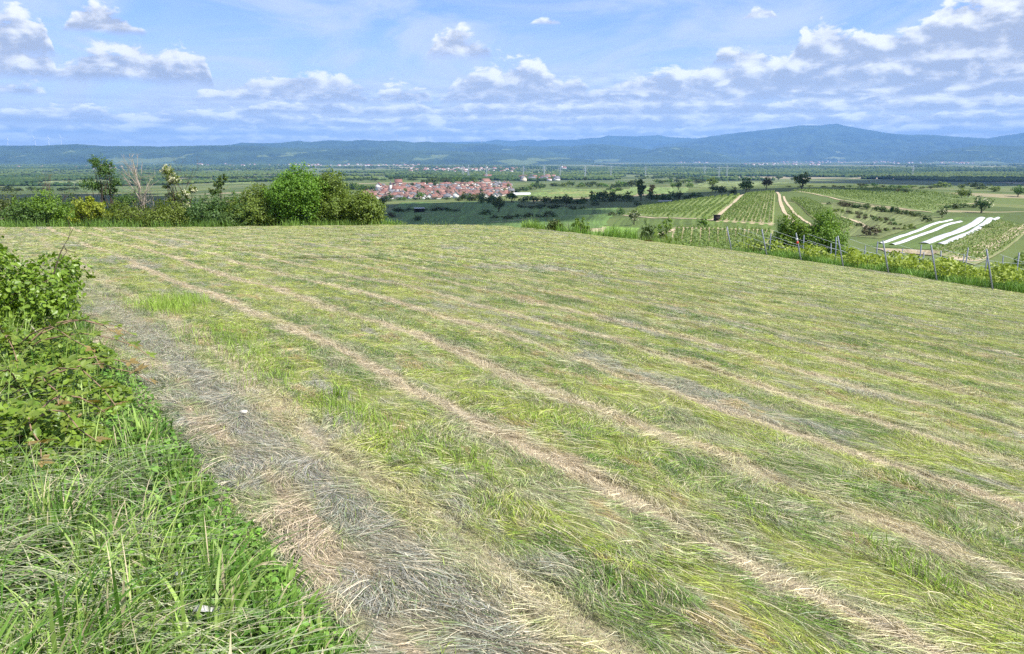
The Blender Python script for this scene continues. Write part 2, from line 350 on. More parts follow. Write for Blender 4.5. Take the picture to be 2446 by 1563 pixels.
# meadow colours: lanes of bare straw between swaths of green, greyed and yellowed grass
PAL = dict(G=(.115, .225, .024), YG=(.35, .425, .065), LG=(.50, .54, .29), GG=(.32, .355, .19), VG=(.335, .335, .315), ST=(.58, .495, .36), RU=(.42, .25, .09))
def meadow_nodes(b):
    g = b.new('ShaderNodeNewGeometry'); pos = g.outputs['Position']; X, Y, Z = b.sep(pos)
    q = b.add(b.mul(X, .835), b.mul(Y, .55)); r = b.add(b.mul(X, -.55), b.mul(Y, .835))
    n1 = b.noise(b.xyz(b.mul(q, 1.4), b.mul(r, .50), 1.), 1.5, 5, .66); n2 = b.noise(b.xyz(b.mul(q, 1.8), b.mul(r, .65), 7.), 1.6, 5, .66)
    n3 = b.noise(b.xyz(b.mul(q, 2.1), b.mul(r, .8), 13.), 1.6, 5, .68); n4 = b.noise(b.xyz(b.mul(q, .6), b.mul(r, .16), 19.), 1.0, 3, .6)
    c = b.mix(b.ss(n1, .42, .56), PAL['G'], PAL['YG']); c = b.mix(b.mul(b.ss(n2, .52, .60), .75), c, PAL['LG'])
    c = b.mix(b.mul(b.ss(n3, .52, .62), .8), c, PAL['GG']); c = b.mix(b.mul(b.ss(b.add(n4, b.mul(b.sub(n3, .5), .6)), .56, .64), .7), c, PAL['VG'])
    c = b.mix(b.mul(b.ss(b.sub(n2, n3), .10, .18), .55), c, PAL['RU'])
    # lanes
    wob = b.add(b.mul(b.m('SINE', b.mul(r, .45)), .08), b.mul(b.m('SINE', b.add(b.mul(r, 1.27), 1.0)), .05))
    ph = b.m('DIVIDE', b.sub(b.add(b.add(q, wob), b.mul(b.sub(n3, .5), .5)), 1.80), 1.12)
    k = b.m('ROUND', ph); d = b.mul(b.m('ABSOLUTE', b.sub(ph, k)), 1.12)
    lane = b.noise(b.xyz(b.mul(k, 3.7), b.mul(r, .22), 23.), 1.0, 3, .6)
    fade = b.mul(b.lin(q, 4.0, 15.0, 1.0, .22), b.ss(lane, .24, .50))
    st = b.mul(b.mul(b.sub(1.0, b.ss(d, .02, .19)), fade), b.lin(q, 1.5, 2.6, .45, 1.0))
    # greyed hay along the headland
    hl = b.mul(b.lin(r, 9.0, 17.0, 1.0, 0.15), b.sub(1.0, b.ss(b.add(q, b.mul(b.sub(n2, .5), .5)), 1.45, 1.85))); c = b.mix(b.mul(hl, .72), c, b.mix(b.ss(n3, .42, .58), PAL['GG'], tuple(v*1.05 for v in PAL['VG'])))
    band = b.mul(hl, b.sub(1.0, b.ss(b.m('ABSOLUTE', b.sub(b.add(q, b.mul(b.sub(n1, .5), .6)), 1.42)), .08, .28))); c = b.mix(b.mul(band, .75), c, tuple(v*.92 for v in PAL['VG']))
    c = b.mix(b.mul(b.mul(hl, b.sub(1.0, band)), b.ss(n2, .46, .60)), c, (.52, .43, .31))
    return pos, c, st
m, b, p, o = material('meadow_floor'); M['meadow'] = m
pos, c, st = meadow_nodes(b); n1 = b.noise(pos, 70, 4, .7)
c = b.mix(b.m('ADD', b.mul(st, .9), .25, clamp=True), b.mix(1.0, c, (.55, .55, .5), 'MULTIPLY'), (.44, .36, .255)); c = b.mix(1.0, c, b.mix(n1, (.5, .49, .46), (1.4, 1.4, 1.36)), 'MULTIPLY')
b.put(p.inputs['Base Color'], c); p.inputs['Roughness'].default_value = .95
bp = b.new('ShaderNodeBump'); bp.inputs['Strength'].default_value = .8; bp.inputs['Distance'].default_value = .02
b.l.new(n1, bp.inputs['Height']); b.l.new(bp.outputs[0], p.inputs['Normal'])
m, b, p, o = material('cut_stalk'); M['hay'] = m
pos, c, st = meadow_nodes(b); t = b.new('ShaderNodeAttribute', attribute_name='tint', attribute_type='GEOMETRY').outputs['Fac']
cl = b.m('FRACT', b.mul(t, 17.0)); c = b.mix(b.mul(st, .9), c, PAL['ST'])
c = b.mix(b.mul(b.m('LESS_THAN', cl, .31), .75), c, tuple(v*.95 for v in PAL['ST'])); c = b.mix(b.mul(b.m('COMPARE', cl, .36, .05), .6), c, tuple(v*.9 for v in PAL['VG']))
c = b.mix(b.mul(b.m('COMPARE', cl, .48, .06), b.mul(b.sub(1.0, st), .6)), c, tuple(v*1.1 for v in PAL['G']))
c = b.mix(1.0, c, b.mix(t, (.26, .26, .245), (1.72, 1.70, 1.64)), 'MULTIPLY')
b.put(p.inputs['Base Color'], c); p.inputs['Roughness'].default_value = .5; p.inputs['Specular IOR Level'].default_value = .4
tr = b.new('ShaderNodeBsdfTranslucent'); b.put(tr.inputs[0], b.mix(1.0, c, (1.1, 1.1, .75), 'MULTIPLY')); mx = b.new('ShaderNodeMixShader'); mx.inputs[0].default_value = .2
b.l.new(p.outputs[0], mx.inputs[1]); b.l.new(tr.outputs[0], mx.inputs[2]); b.l.new(mx.outputs[0], o.inputs[0])

# wooded hills
def hillmat(name, f1, f2, meadow, mthr, sc):
    m, b, p, o = material(name)
    g = b.new('ShaderNodeNewGeometry'); pos = g.outputs['Position']; X, Y, Z = b.sep(pos)
    c = b.mix(b.ss(b.add(b.mul(b.noise(pos, .012*sc, 5, .65), .5), b.mul(b.noise(pos, .0011, 4, .6), .5)), .38, .62), f1, f2)  # forest tones, with light and shade of the relief painted in as broad patches
    patch = b.noise(b.vmul(pos, (1/700., 1/1400., 1/220.)), 1.0, 4, .55)
    low = b.lin(Z, -90., 190., 0.12, -0.06)
    c = b.mix(b.ss(b.add(patch, low), mthr, mthr+.03), c, meadow)
    b.put(p.inputs['Base Color'], c); p.inputs['Roughness'].default_value = 1.0
    return m
M['hill'] = hillmat('wooded_hill', (.014, .032, .013), (.048, .082, .027), (.11, .145, .05), .65, 1.)
M['mount'] = hillmat('wooded_mountain', (.011, .028, .013), (.05, .08, .031), (.15, .18, .08), .70, .5)

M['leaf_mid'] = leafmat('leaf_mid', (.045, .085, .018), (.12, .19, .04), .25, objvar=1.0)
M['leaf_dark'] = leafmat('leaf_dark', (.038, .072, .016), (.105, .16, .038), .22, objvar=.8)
M['leaf_olive'] = leafmat('leaf_olive', (.08, .125, .018), (.215, .29, .045), .3, objvar=.2)
M['leaf_bright'] = leafmat('leaf_bright', (.07, .15, .015), (.20, .33, .035), .3, objvar=.4)
M['leaf_yellow'] = leafmat('leaf_yellow', (.16, .21, .02), (.38, .42, .05), .35)
M['leaf_brown'] = leafmat('leaf_brown', (.07, .065, .03), (.14, .13, .06), .2, objvar=.5)
M['leaf_blossom'] = leafmat('leaf_blossom', (.46, .46, .27), (.70, .69, .46), .2, tcol=(1, 1, .9))
M['leaf_bush'] = leafmat('leaf_bush', (.075, .15, .012), (.25, .37, .04), .3, .4, .4)
M['leaf_bramble'] = leafmat('leaf_bramble', (.09, .145, .018), (.23, .30, .05), .3, .5, .3)
M['leaf_bronze'] = leafmat('leaf_bronze', (.20, .15, .05), (.30, .22, .08), .3, .45, .35)
M['vine_leaf'] = leafmat('vine_leaf', (.165, .235, .025), (.35, .42, .06), .33)
M['vine_far'] = leafmat('vine_far', (.085, .135, .024), (.18, .25, .05), .25)
def shademat(name, dark, light, trans):
    """growth coloured stem by stem"""
    m, b, p, o = material(name)
    c = b.new('ShaderNodeAttribute', attribute_name='shade', attribute_type='GEOMETRY').outputs['Color']
    t = b.new('ShaderNodeAttribute', attribute_name='tint', attribute_type='GEOMETRY').outputs['Fac']
    c = b.mix(1.0, c, b.mix(t, (dark,)*3, (light,)*3), 'MULTIPLY'); b.put(p.inputs['Base Color'], c)
    p.inputs['Roughness'].default_value = .5; p.inputs['Specular IOR Level'].default_value = .28
    tr = b.new('ShaderNodeBsdfTranslucent'); b.put(tr.inputs[0], b.mix(1.0, c, (1.15, 1.25, .6), 'MULTIPLY')); mx = b.new('ShaderNodeMixShader'); mx.inputs[0].default_value = trans
    b.l.new(p.outputs[0], mx.inputs[1]); b.l.new(tr.outputs[0], mx.inputs[2]); b.l.new(mx.outputs[0], o.inputs[0]); return m
M['blade'] = shademat('grass_blade', .55, 1.4, .25)
M['crown'] = leafmat('wood_crown', (.55, .55, .55), (1.35, 1.35, 1.3), .0, .9, .1, inst=True)

# ================================================================== the land
def drape(name, V, m, n, mat, smooth=True, **kw):
    return obj(name, mesh_np(name, V, grid_faces(n, m), [mat], smooth=smooth, **kw))
QN = np.array([.835, .55]); QD = np.array([-.55, .835])          # across and along the mowing
def qr(x, y): return QN[0]*x+QN[1]*y, QD[0]*x+QD[1]*y
def verge_q(r): return .86+.05*np.clip(r-6, 0, 8)**.9*.5-.32*np.clip(r-13.5, 0, 80)         # edge of the uncut verge
# valley floor to the horizon
av = np.concatenate([np.linspace(-1.7, -.75, 24)[:-1], np.linspace(-.75, .75, 330), np.linspace(.75, 1.7, 24)[1:]])
yv = np.concatenate([[1.0, 6, 14, 24, 32], np.geomspace(36, 1200, 250), np.geomspace(1230, 34000, 70)])
A, Yg = np.meshgrid(av, yv, indexing='ij'); Xg = A*Yg; Zg = T(Xg, Yg)
Zg = Zg-np.where(Yg < edge_y(A)+1.0, .35, 0.0)
def wood_mask(x, y):
    wd = fbm(x/900., y/1500., 5); belt = fbm(x/350.+50, y/160., 3); px = W0/2+F*x/y; thr = np.interp(y, [2300, 3200, 4500, 9800], [.56, .53, .50, .44])
    return ((wd > thr) & (y > 2200)) | ((belt > .66) & (y < 7000) & (y > 2300)) | ((px > 1330) & (px < 2100) & (y > 2700) & (y < 3800) & (wd > .42)) | ((px > 1900) & (y > 1900) & (y < 3100) & (wd > .38))
g = drape('ground', np.stack([Xg, Yg, Zg], -1), len(yv), len(av), M['land'], tint=wood_mask(Xg, Yg).astype(np.float32).ravel()*.9); tag(g, 'green valley floor of fields and vineyards reaching to the hills', 'valley', kind='structure')
# ground behind the camera
xb, yb = np.meshgrid(np.linspace(-260, 260, 60), np.linspace(-220, 1.2, 40), indexing='ij')
zb = zfield(xb, np.clip(yb, -30, 99))-.36
gb = drape('ground', np.stack([xb, yb, zb], -1), 40, 60, M['land']); tag(gb, 'grassy hilltop ground behind the viewpoint', 'ground', kind='structure')

def lerp(a, b, t): return a*(1-t[..., None])+b*t[..., None]
def strip(x, y):
    """0..1: the bare straw lanes between the swaths"""
    q, r = qr(x, y); ph = (q+.08*np.sin(.45*r)+.05*np.sin(1.27*r+1)-1.80)/1.12; d = np.abs(ph-np.round(ph))*1.12
    return (1-smoothstep(d, .10, .26))*np.clip(1.2-.07*np.maximum(q-4, 0), .2, 1)*(q > 1.3)
xm, ym = np.meshgrid(np.arange(-40, 32, .22), np.arange(.8, 56, .22), indexing='ij')
def meadow_z(x, y):
    q, r = qr(x, y)
    return T(x, y)+.06*(fbm(x*.35, y*.35, 2)-.5)-.012*strip(x, y)
zm = meadow_z(xm, ym)-.008+.014*(fbm(xm*2.5, ym*2.5, 2)-.5)
ok = (ym < edge_y(xm/ym)+.8)
fq = grid_faces(*xm.shape); keep = ok.ravel()[fq].all(1)
Vm = np.stack([xm, ym, zm], -1).reshape(-1, 3)
fq = fq[keep]; used = np.unique(fq); rem = -np.ones(len(Vm), int); rem[used] = np.arange(len(used))
mo = obj('mown_meadow', mesh_np('mown_meadow', Vm[used], rem[fq], [M['meadow']], smooth=True))
tag(mo, 'sloping freshly mown meadow with straw lanes between swaths of cut grass', 'meadow', kind='structure')

# ================================================================== hills on the horizon
def hills(name, pts, dist, foot, mat, label, rough=1.0, seed=0, back=2500, nx=320):
    px = np.array([p[0] for p in pts], float); py = np.array([p[1] for p in pts], float)
    av = np.linspace(a_of(px[0], 360), a_of(px[-1], 360), nx); pyi = np.interp(av, a_of(px, 360), py)
    pyi = pyi+(fbm(av*190+seed, av*0+seed, 4)-.5)*2.2*rough
    t = np.concatenate([np.linspace(0, 1, 60), 1+np.linspace(.03, 1, 10)]); ridge = EYE-dist*s_of(pyi); b0 = -104.0
    Z = np.empty((nx, len(t))); Yd = np.empty_like(Z)
    for j, tj in enumerate(t):
        if tj <= 1:
            yd = foot+(dist-foot)*tj; sp = (fbm(av*26+seed*3, tj*2.2+seed, 5)-.5)
            prof = .5*tj**1.3+.5*smoothstep(tj, 0, 1.)
            z = b0-4+(ridge-b0)*np.clip(prof+sp*1.15*4*tj*(1-tj)*.42*rough, 0, 1.4)+(fbm(av*160+seed, tj*14., 4)-.5)*.16*(ridge-b0)*4*tj*(1-tj)
            z = np.minimum(z, EYE+(ridge-EYE)*yd/dist-(1-tj)*20)
        else: yd = dist+(tj-1)*back; z = ridge-(ridge-b0)*.75*(tj-1)
        Yd[:, j] = yd; Z[:, j] = z
    e = np.minimum(smoothstep(np.arange(nx), -1, 6), smoothstep(nx-1-np.arange(nx), -1, 6))[:, None] if pts[0][0] > 0 or pts[-1][0] < 2446 else 1.0
    V = np.stack([av[:, None]*Yd, Yd, Z], -1)
    o = drape(name, V, len(t), nx, mat); return tag(o, label, 'hills', kind='structure')
hills('mountains', [(900, 345), (1040, 340), (1160, 338), (1186, 333.5), (1224, 336.8), (1250, 334.5), (1270, 334), (1283, 336), (1314, 333.5), (1350, 334), (1376, 333.5), (1417, 329), (1433, 329), (1451, 324), (1507, 325.7), (1572, 323), (1598, 327.8), (1675, 331), (1760, 330), (1900, 334), (2050, 340), (2200, 345)], 27000, 21500, M['mount'], 'pale blue far mountain chain left of the high peak', .8, 3)
hills('mountains', [(1560, 350), (1640, 336), (1680, 328), (1744, 319), (1778, 315), (1807, 311.8), (1871, 304.5), (1912, 299), (1957, 299.8), (1976, 296), (1995, 296), (2017, 301), (2062, 309), (2109, 316.6), (2157, 322), (2221, 322), (2268, 325.8), (2316, 328.4), (2358, 330), (2396, 323.6), (2443, 316.6), (2560, 305), (2700, 312), (2900, 325)], 22500, 14500, M['mount'], 'broad blue mountain with a rounded summit', 1.0, 11)
hills('hills', [(500, 350), (560, 344), (580, 340.4), (637, 342), (676, 341), (714, 336), (745, 339), (774, 335.5), (805, 335), (830, 336.5), (869, 334), (908, 336.5), (946, 336), (990, 340), (1018, 338), (1049, 340.4), (1072, 340), (1095, 343.8), (1140, 342.5), (1160, 342.5), (1191, 346), (1219, 350), (1245, 347.6), (1304, 350.5), (1327, 347.6), (1361, 350), (1417, 344), (1450, 345), (1500, 350), (1560, 357), (1640, 368)], 17000, 13500, M['hill'], 'blue green wooded range with meadow clearings behind the first ridge', 1.0, 5)
hills('hills', [(1440, 378), (1500, 368), (1533, 363), (1572, 353), (1598, 350), (1637, 351.5), (1675, 360.5), (1714, 364), (1745, 373), (1790, 382)], 15500, 13000, M['hill'], 'low dark blue wooded hill in front of the mountain', .8, 21)
hills('hills', [(2140, 384), (2200, 372), (2237, 362), (2300, 352), (2332, 346), (2380, 347.5), (2443, 349), (2600, 345), (2900, 350)], 15000, 12500, M['hill'], 'dark wooded foothill at the right end of the mountain', .9, 31)
hills('hills', [(-500, 352), (-200, 349), (0, 347.6), (103, 347.6), (150, 345), (185, 343.8), (257, 349), (335, 348.4), (386, 349.7), (489, 347), (618, 347.6), (671, 352.8), (774, 354), (869, 357), (946, 358), (1060, 360.5), (1178, 364), (1240, 368), (1330, 374), (1420, 382)], 12500, 9600, M['hill'], 'long dark green wooded ridge with vineyards at its foot', .8, 41)

# ================================================================== air
def cube_mesh(name, lo, hi, mat):
    mb = MB(); lo = np.array(lo, float); hi = np.array(hi, float); mb.box((lo+hi)/2, hi-lo); return mb.mesh(name, mat)
hm = bpy.data.materials.new('haze_air'); hm.use_nodes = True; t = hm.node_tree; t.nodes.clear(); b = NB(t)
o_ = b.new('ShaderNodeOutputMaterial'); pv = b.new('ShaderNodeVolumePrincipled'); t.links.new(pv.outputs[0], o_.inputs['Volume'])
pv.inputs['Color'].default_value = (.26, .54, 1.0, 1); pv.inputs['Density'].default_value = 4.9e-5; pv.inputs['Anisotropy'].default_value = 0.0
HZ = obj('haze', cube_mesh('haze', (-62000, -2500, -118), (62000, 34200, 980), hm)); tag(HZ, 'thin blue summer haze over the valley', 'haze', kind='stuff')

# ================================================================== clouds overhead that shade parts of the valley
import bmesh
M['cloud'] = plain('cloud_white', (.86, .87, .9), 1.0, .03, .01)
def shade_cloud(poly, alt, label, step=75, rad=(62, 100)):
    P = np.array(poly, float); lo = P.min(0); hi = P.max(0); pts = []
    def inside(x, y):
        c = False; n = len(P)
        for i in range(n):
            (x1, y1), (x2, y2) = P[i], P[(i+1) % n]
            if (y1 > y) != (y2 > y) and x < (x2-x1)*(y-y1)/(y2-y1)+x1: c = not c
        return c
    for x in np.arange(lo[0], hi[0]+1, step):
        for y in np.arange(lo[1], hi[1]+1, step):
            xx, yy = x+rng.uniform(-.3, .3)*step, y+rng.uniform(-.3, .3)*step
            if inside(xx, yy): pts.append((xx, yy))
    bm = bmesh.new()
    tmp = bmesh.new(); bmesh.ops.create_icosphere(tmp, subdivisions=2, radius=1.0); sv = np.array([v.co for v in tmp.verts]); sf = np.array([[v.index for v in f.verts] for f in tmp.faces]); tmp.free(); bm.free()
    V = []; Fs = []; n = 0
    for x, y in pts:
        r = rng.uniform(*rad); k = 1+.22*(fbm(sv[:, 0]*2+x, sv[:, 1]*2+sv[:, 2]*2+y, 3)-.5)*2
        zc = float(T(x, max(y, 60))); tr = (alt-zc)/SUNV.z
        v = sv*k[:, None]*np.array([r, r, r*.62]); v[:, 2] = np.maximum(v[:, 2], -r*.18)
        V.append(v+np.array([x+SUNV.x*tr, y+SUNV.y*tr, alt+rng.uniform(0, 40)])); Fs.append(sf+n); n += len(sv)
    V = np.concatenate(V); c = V.mean(0)
    o = obj('cumulus_cloud', mesh_np('cumulus_cloud', V-c, np.concatenate(Fs), [M['cloud']], smooth=True), loc=c)
    return tag(o, label, 'cloud', 'clouds overhead')
shade_cloud([(-900, 420), (-420, 310), (-150, 285), (14, 285), (22, 400), (40, 470), (120, 462), (175, 455), (295, 590), (270, 640), (110, 700), (-40, 760), (-120, 900), (-420, 1150), (-760, 1650), (-1500, 1500)], 1250, 'white cumulus cloud overhead whose shadow darkens the valley', 46, (40, 58))
shade_cloud([(700, 1750), (1100, 1600), (1900, 1800), (2100, 2700), (1500, 2900), (900, 2300)], 1300, 'white cumulus cloud overhead shading the riverside woods', 120, (100, 150))

# ================================================================== scattering (uncountable growth)
def coll(name, meshes):
    c = bpy.data.collections.new(name)
    for i, me in enumerate(meshes):
        c.objects.link(bpy.data.objects.new('%s_%02d' % (name, i), me))
    return c
def scatter(name, P, rot, scl, idx, colr, collection, label, cat):
    me = bpy.data.meshes.new(name); P = np.asarray(P, np.float32); me.vertices.add(len(P)); me.vertices.foreach_set('co', P.ravel())
    a = me.attributes.new('rot', 'FLOAT_VECTOR', 'POINT'); a.data.foreach_set('vector', np.asarray(rot, np.float32).ravel())
    a = me.attributes.new('scl', 'FLOAT_VECTOR', 'POINT'); scl = np.asarray(scl, np.float32)
    if scl.ndim == 1: scl = np.repeat(scl[:, None], 3, 1)
    a.data.foreach_set('vector', scl.ravel())
    a = me.attributes.new('idx', 'INT', 'POINT'); a.data.foreach_set('value', np.asarray(idx, np.int32))
    a = me.attributes.new('col', 'FLOAT_COLOR', 'POINT'); c = np.ones((len(P), 4), np.float32); c[:, :3] = colr; a.data.foreach_set('color', c.ravel())
    o = obj(name, me); ng = bpy.data.node_groups.new(name, 'GeometryNodeTree')
    ng.interface.new_socket('Geometry', in_out='INPUT', socket_type='NodeSocketGeometry'); ng.interface.new_socket('Geometry', in_out='OUTPUT', socket_type='NodeSocketGeometry')
    N = ng.nodes; L = ng.links; gi = N.new('NodeGroupInput'); go = N.new('NodeGroupOutput'); ip = N.new('GeometryNodeInstanceOnPoints')
    ci = N.new('GeometryNodeCollectionInfo'); ci.inputs['Collection'].default_value = collection; ci.inputs['Separate Children'].default_value = True; ci.inputs['Reset Children'].default_value = True
    def na(nm, dt):
        n = N.new('GeometryNodeInputNamedAttribute'); n.data_type = dt; n.inputs['Name'].default_value = nm; return n.outputs['Attribute']
    er = N.new('FunctionNodeEulerToRotation'); L.new(na('rot', 'FLOAT_VECTOR'), er.inputs[0])
    L.new(gi.outputs[0], ip.inputs['Points']); L.new(ci.outputs[0], ip.inputs['Instance']); ip.inputs['Pick Instance'].default_value = True
    L.new(na('idx', 'INT'), ip.inputs['Instance Index']); L.new(er.outputs[0], ip.inputs['Rotation']); L.new(na('scl', 'FLOAT_VECTOR'), ip.inputs['Scale'])
    L.new(ip.outputs[0], go.inputs[0]); md = o.modifiers.new('grow', 'NODES'); md.node_group = ng
    return tag(o, label, cat, kind='stuff')

def ribbons(name, C, yaw, length, width, arch, lift, mat, nseg=3, bend=None, r=None):
    """flat curved stalks lying about: C centres, arch = bow height"""
    r = r or rng; n = len(C); t = np.linspace(-.5, .5, nseg+1)
    bend = np.zeros(n) if bend is None else bend
    d = np.stack([np.cos(yaw), np.sin(yaw)], 1); s_ = np.stack([-d[:, 1], d[:, 0]], 1)
    L_ = length[:, None]*t[None, :]; lat = bend[:, None]*(t[None, :]**2*4-.3)
    xy = C[:, None, :2]+L_[..., None]*d[:, None, :]+lat[..., None]*s_[:, None, :]
    z = np.maximum(C[:, 2][:, None]+arch[:, None]*(1-4*t[None, :]**2)+lift[:, None]*t[None, :], .002)
    w = width[:, None]*np.array([.55]+[1.]*(nseg-1)+[.25])[None, :]; tw = r.uniform(-.8, .8, n)[:, None]
    off = np.stack([s_[:, None, 0]*w*np.cos(tw), s_[:, None, 1]*w*np.cos(tw), w*np.sin(tw)], -1)*.5
    P = np.concatenate([xy, z[..., None]], -1); V = np.stack([P-off, P+off], 2).reshape(-1, 3)
    k = nseg+1; i0 = (np.arange(n)*k*2)[:, None]+(np.arange(nseg)*2)[None, :]
    Q = np.stack([i0, i0+1, i0+3, i0+2], -1).reshape(-1, 4)
    return mesh_np(name, V, Q, [mat], tint=np.repeat(r.random(n), k*2))
def blades(name, B, h, wid, lean, dirn, col, mat, nseg=4, r=None):
    """upright grass blades at roots B, curving over at the tip"""
    r = r or rng; n = len(B); t = np.linspace(0, 1, nseg+1); le = lean
    out_ = (le[:, None]*(.35*t+.65*t**2.2)[None, :])*h[:, None]; up = h[:, None]*(t-.45*np.clip(le[:, None], 0, 1.3)*t**2.5)
    d = np.stack([np.cos(dirn), np.sin(dirn)], 1); side = np.stack([-d[:, 1], d[:, 0]], 1)
    P = np.concatenate([B[:, None, :2]+out_[..., None]*d[:, None, :], B[:, 2][:, None, None]+up[..., None]], -1)
    w = wid[:, None]*np.array([.7]+[1.]*(nseg-2)+[.7, .08])[None, :]; fa = r.uniform(-.9, .9, n)
    sd = np.stack([side[:, 0]*np.cos(fa)+d[:, 0]*np.sin(fa), side[:, 1]*np.cos(fa)+d[:, 1]*np.sin(fa)], 1)
    off = np.concatenate([sd[:, None, :]*w[..., None]*.5, np.zeros((n, nseg+1, 1))], -1)
    V = np.stack([P-off, P+off], 2).reshape(-1, 3); k = nseg+1
    i0 = (np.arange(n)*k*2)[:, None]+(np.arange(nseg)*2)[None, :]; Q = np.stack([i0, i0+1, i0+3, i0+2], -1).reshape(-1, 4)
    return mesh_np(name, V, Q, [mat], tint=np.repeat(r.beta(1.7, 1.7, n), k*2), colattr=np.repeat(col, k*2, 0))
LEAF4 = np.array([[0, -.5, 0], [.34, .02, .07], [0, .5, -.04], [-.34, .02, .07]])
LEAF8 = np.array([[0, -.5, 0], [.24, -.28, .05], [.36, .0, .08], [.22, .28, .04], [0, .56, -.08], [-.22, .28, .04], [-.36, .0, .08], [-.24, -.28, .05], [0, 0, -.02]])
LEAF8F = np.array([[0, 1, 2, 8], [8, 2, 3, 4], [8, 4, 5, 6], [0, 8, 6, 7]])
def leaf_cloud(name, P, N, size, mats, asp=1.0, big=False, tint=None, mi=None, r=None, col=None):
    """many single leaves at points P facing roughly N"""
    r = r or rng; n = len(P); N = N/(np.linalg.norm(N, axis=1, keepdims=True)+1e-9); h = r.normal(0, 1, (n, 3))
    u = np.cross(N, h); u /= np.linalg.norm(u, axis=1, keepdims=True)+1e-9; v = np.cross(N, u)
    Lf = LEAF8 if big else LEAF4; Ff = LEAF8F if big else np.array([[0, 1, 2, 3]])
    s = np.broadcast_to(np.asarray(size, float), (n,))[:, None, None]
    V = P[:, None, :]+s*(Lf[None, :, 0:1]*asp*u[:, None, :]+Lf[None, :, 1:2]*v[:, None, :]+Lf[None, :, 2:3]*N[:, None, :])
    Q = (np.arange(n)*len(Lf))[:, None, None]+Ff[None]
    tint = r.beta(1.7, 1.7, n) if tint is None else tint
    return mesh_np(name, V.reshape(-1, 3), Q.reshape(-1, 4), mats, tint=np.repeat(tint, len(Lf)), mi=None if mi is None else np.repeat(mi, len(Ff)), colattr=None if col is None else np.repeat(col, len(Lf), 0))

# ------------------------------------------------------------------ cut grass on the meadow
YAW0 = math.atan2(QD[1], QD[0])
def hay_tile(i, n, wq, lr, l0, l1, w0, w1, spread, zt, nseg, chaff=0.0):
    """a patch of stalks; local x runs along the swath, y across it"""
    r = np.random.default_rng(100+i); x = r.uniform(-.5, .5, n)*lr; y = r.uniform(-.5, .5, n)*wq; o = i*7.7
    cl = fbm(x*3.2/lr*1.2+o, y*4/lr*1.2+o, 3); k = r.random(n) < np.clip(.5+2.2*(cl-.3), .45, 1.0); x, y, cl = x[k], y[k], cl[k]; n = len(x)
    ch = r.random(n) < chaff; le = np.where(ch, r.uniform(.25, .6, n)*l0*1.6, (l0+(l1-l0)*r.random(n)**1.6)*np.where(r.random(n) < .02, 1.9, 1.0))
    yaw = (fbm(x*4.2/lr+o+30, y*3.4/lr+o, 2)-.5)*4.0*spread/.3+r.normal(0, spread*.8, n); yaw = np.where(ch, r.uniform(0, 6.28, n), yaw)
    z = zt*(np.clip(cl-.35, 0, 1)*2.2*r.random(n)+.15*r.random(n)); C = np.stack([x, y, z], 1)
    return ribbons('hay', C, yaw, le, r.uniform(w0, w1, n), r.normal(.25, .25, n)*zt*le/l1, r.normal(0, .35, n)*zt, M['hay'], nseg, r.normal(0, .045, n)*le, r)
def lane_tile(i, n, wq, lr, l, w, zt):
    r = np.random.default_rng(300+i); C = np.stack([r.uniform(-.5, .5, n)*lr, r.normal(0, .27, n)*wq, r.random(n)**2*zt], 1); le = r.uniform(.4, 1.3, n)*l
    return ribbons('chaff', C, r.uniform(0, 6.28, n), le, r.uniform(.6, 1.3, n)*w, r.normal(.0, .006, n), r.normal(0, .012, n), M['hay'], 2, r.normal(0, .08, n)*le, r)
TILES = coll('hay', [hay_tile(i, 12000, 1.02, 1.3, .03, .20, .0013, .0029, .34, .030, 3, .5) for i in range(5)]           # 0-4 near swath
             + [lane_tile(i, 4200, .46, 1.3, .05, .0019, .012) for i in range(3)]                                         # 5-7 near lane
             + [hay_tile(20+i, 13000, 1.75, 2.0, .04, .22, .0022, .0044, .38, .034, 2, .5) for i in range(5)]                # 8-12 middle
             + [lane_tile(20+i, 3000, .48, 2.0, .08, .0038, .018) for i in range(3)]                                       # 13-15 middle lane
             + [hay_tile(40+i, 17000, 3.6, 4.0, .06, .30, .004, .008, .5, .045, 2, .5) for i in range(5)])                 # 16-20 far
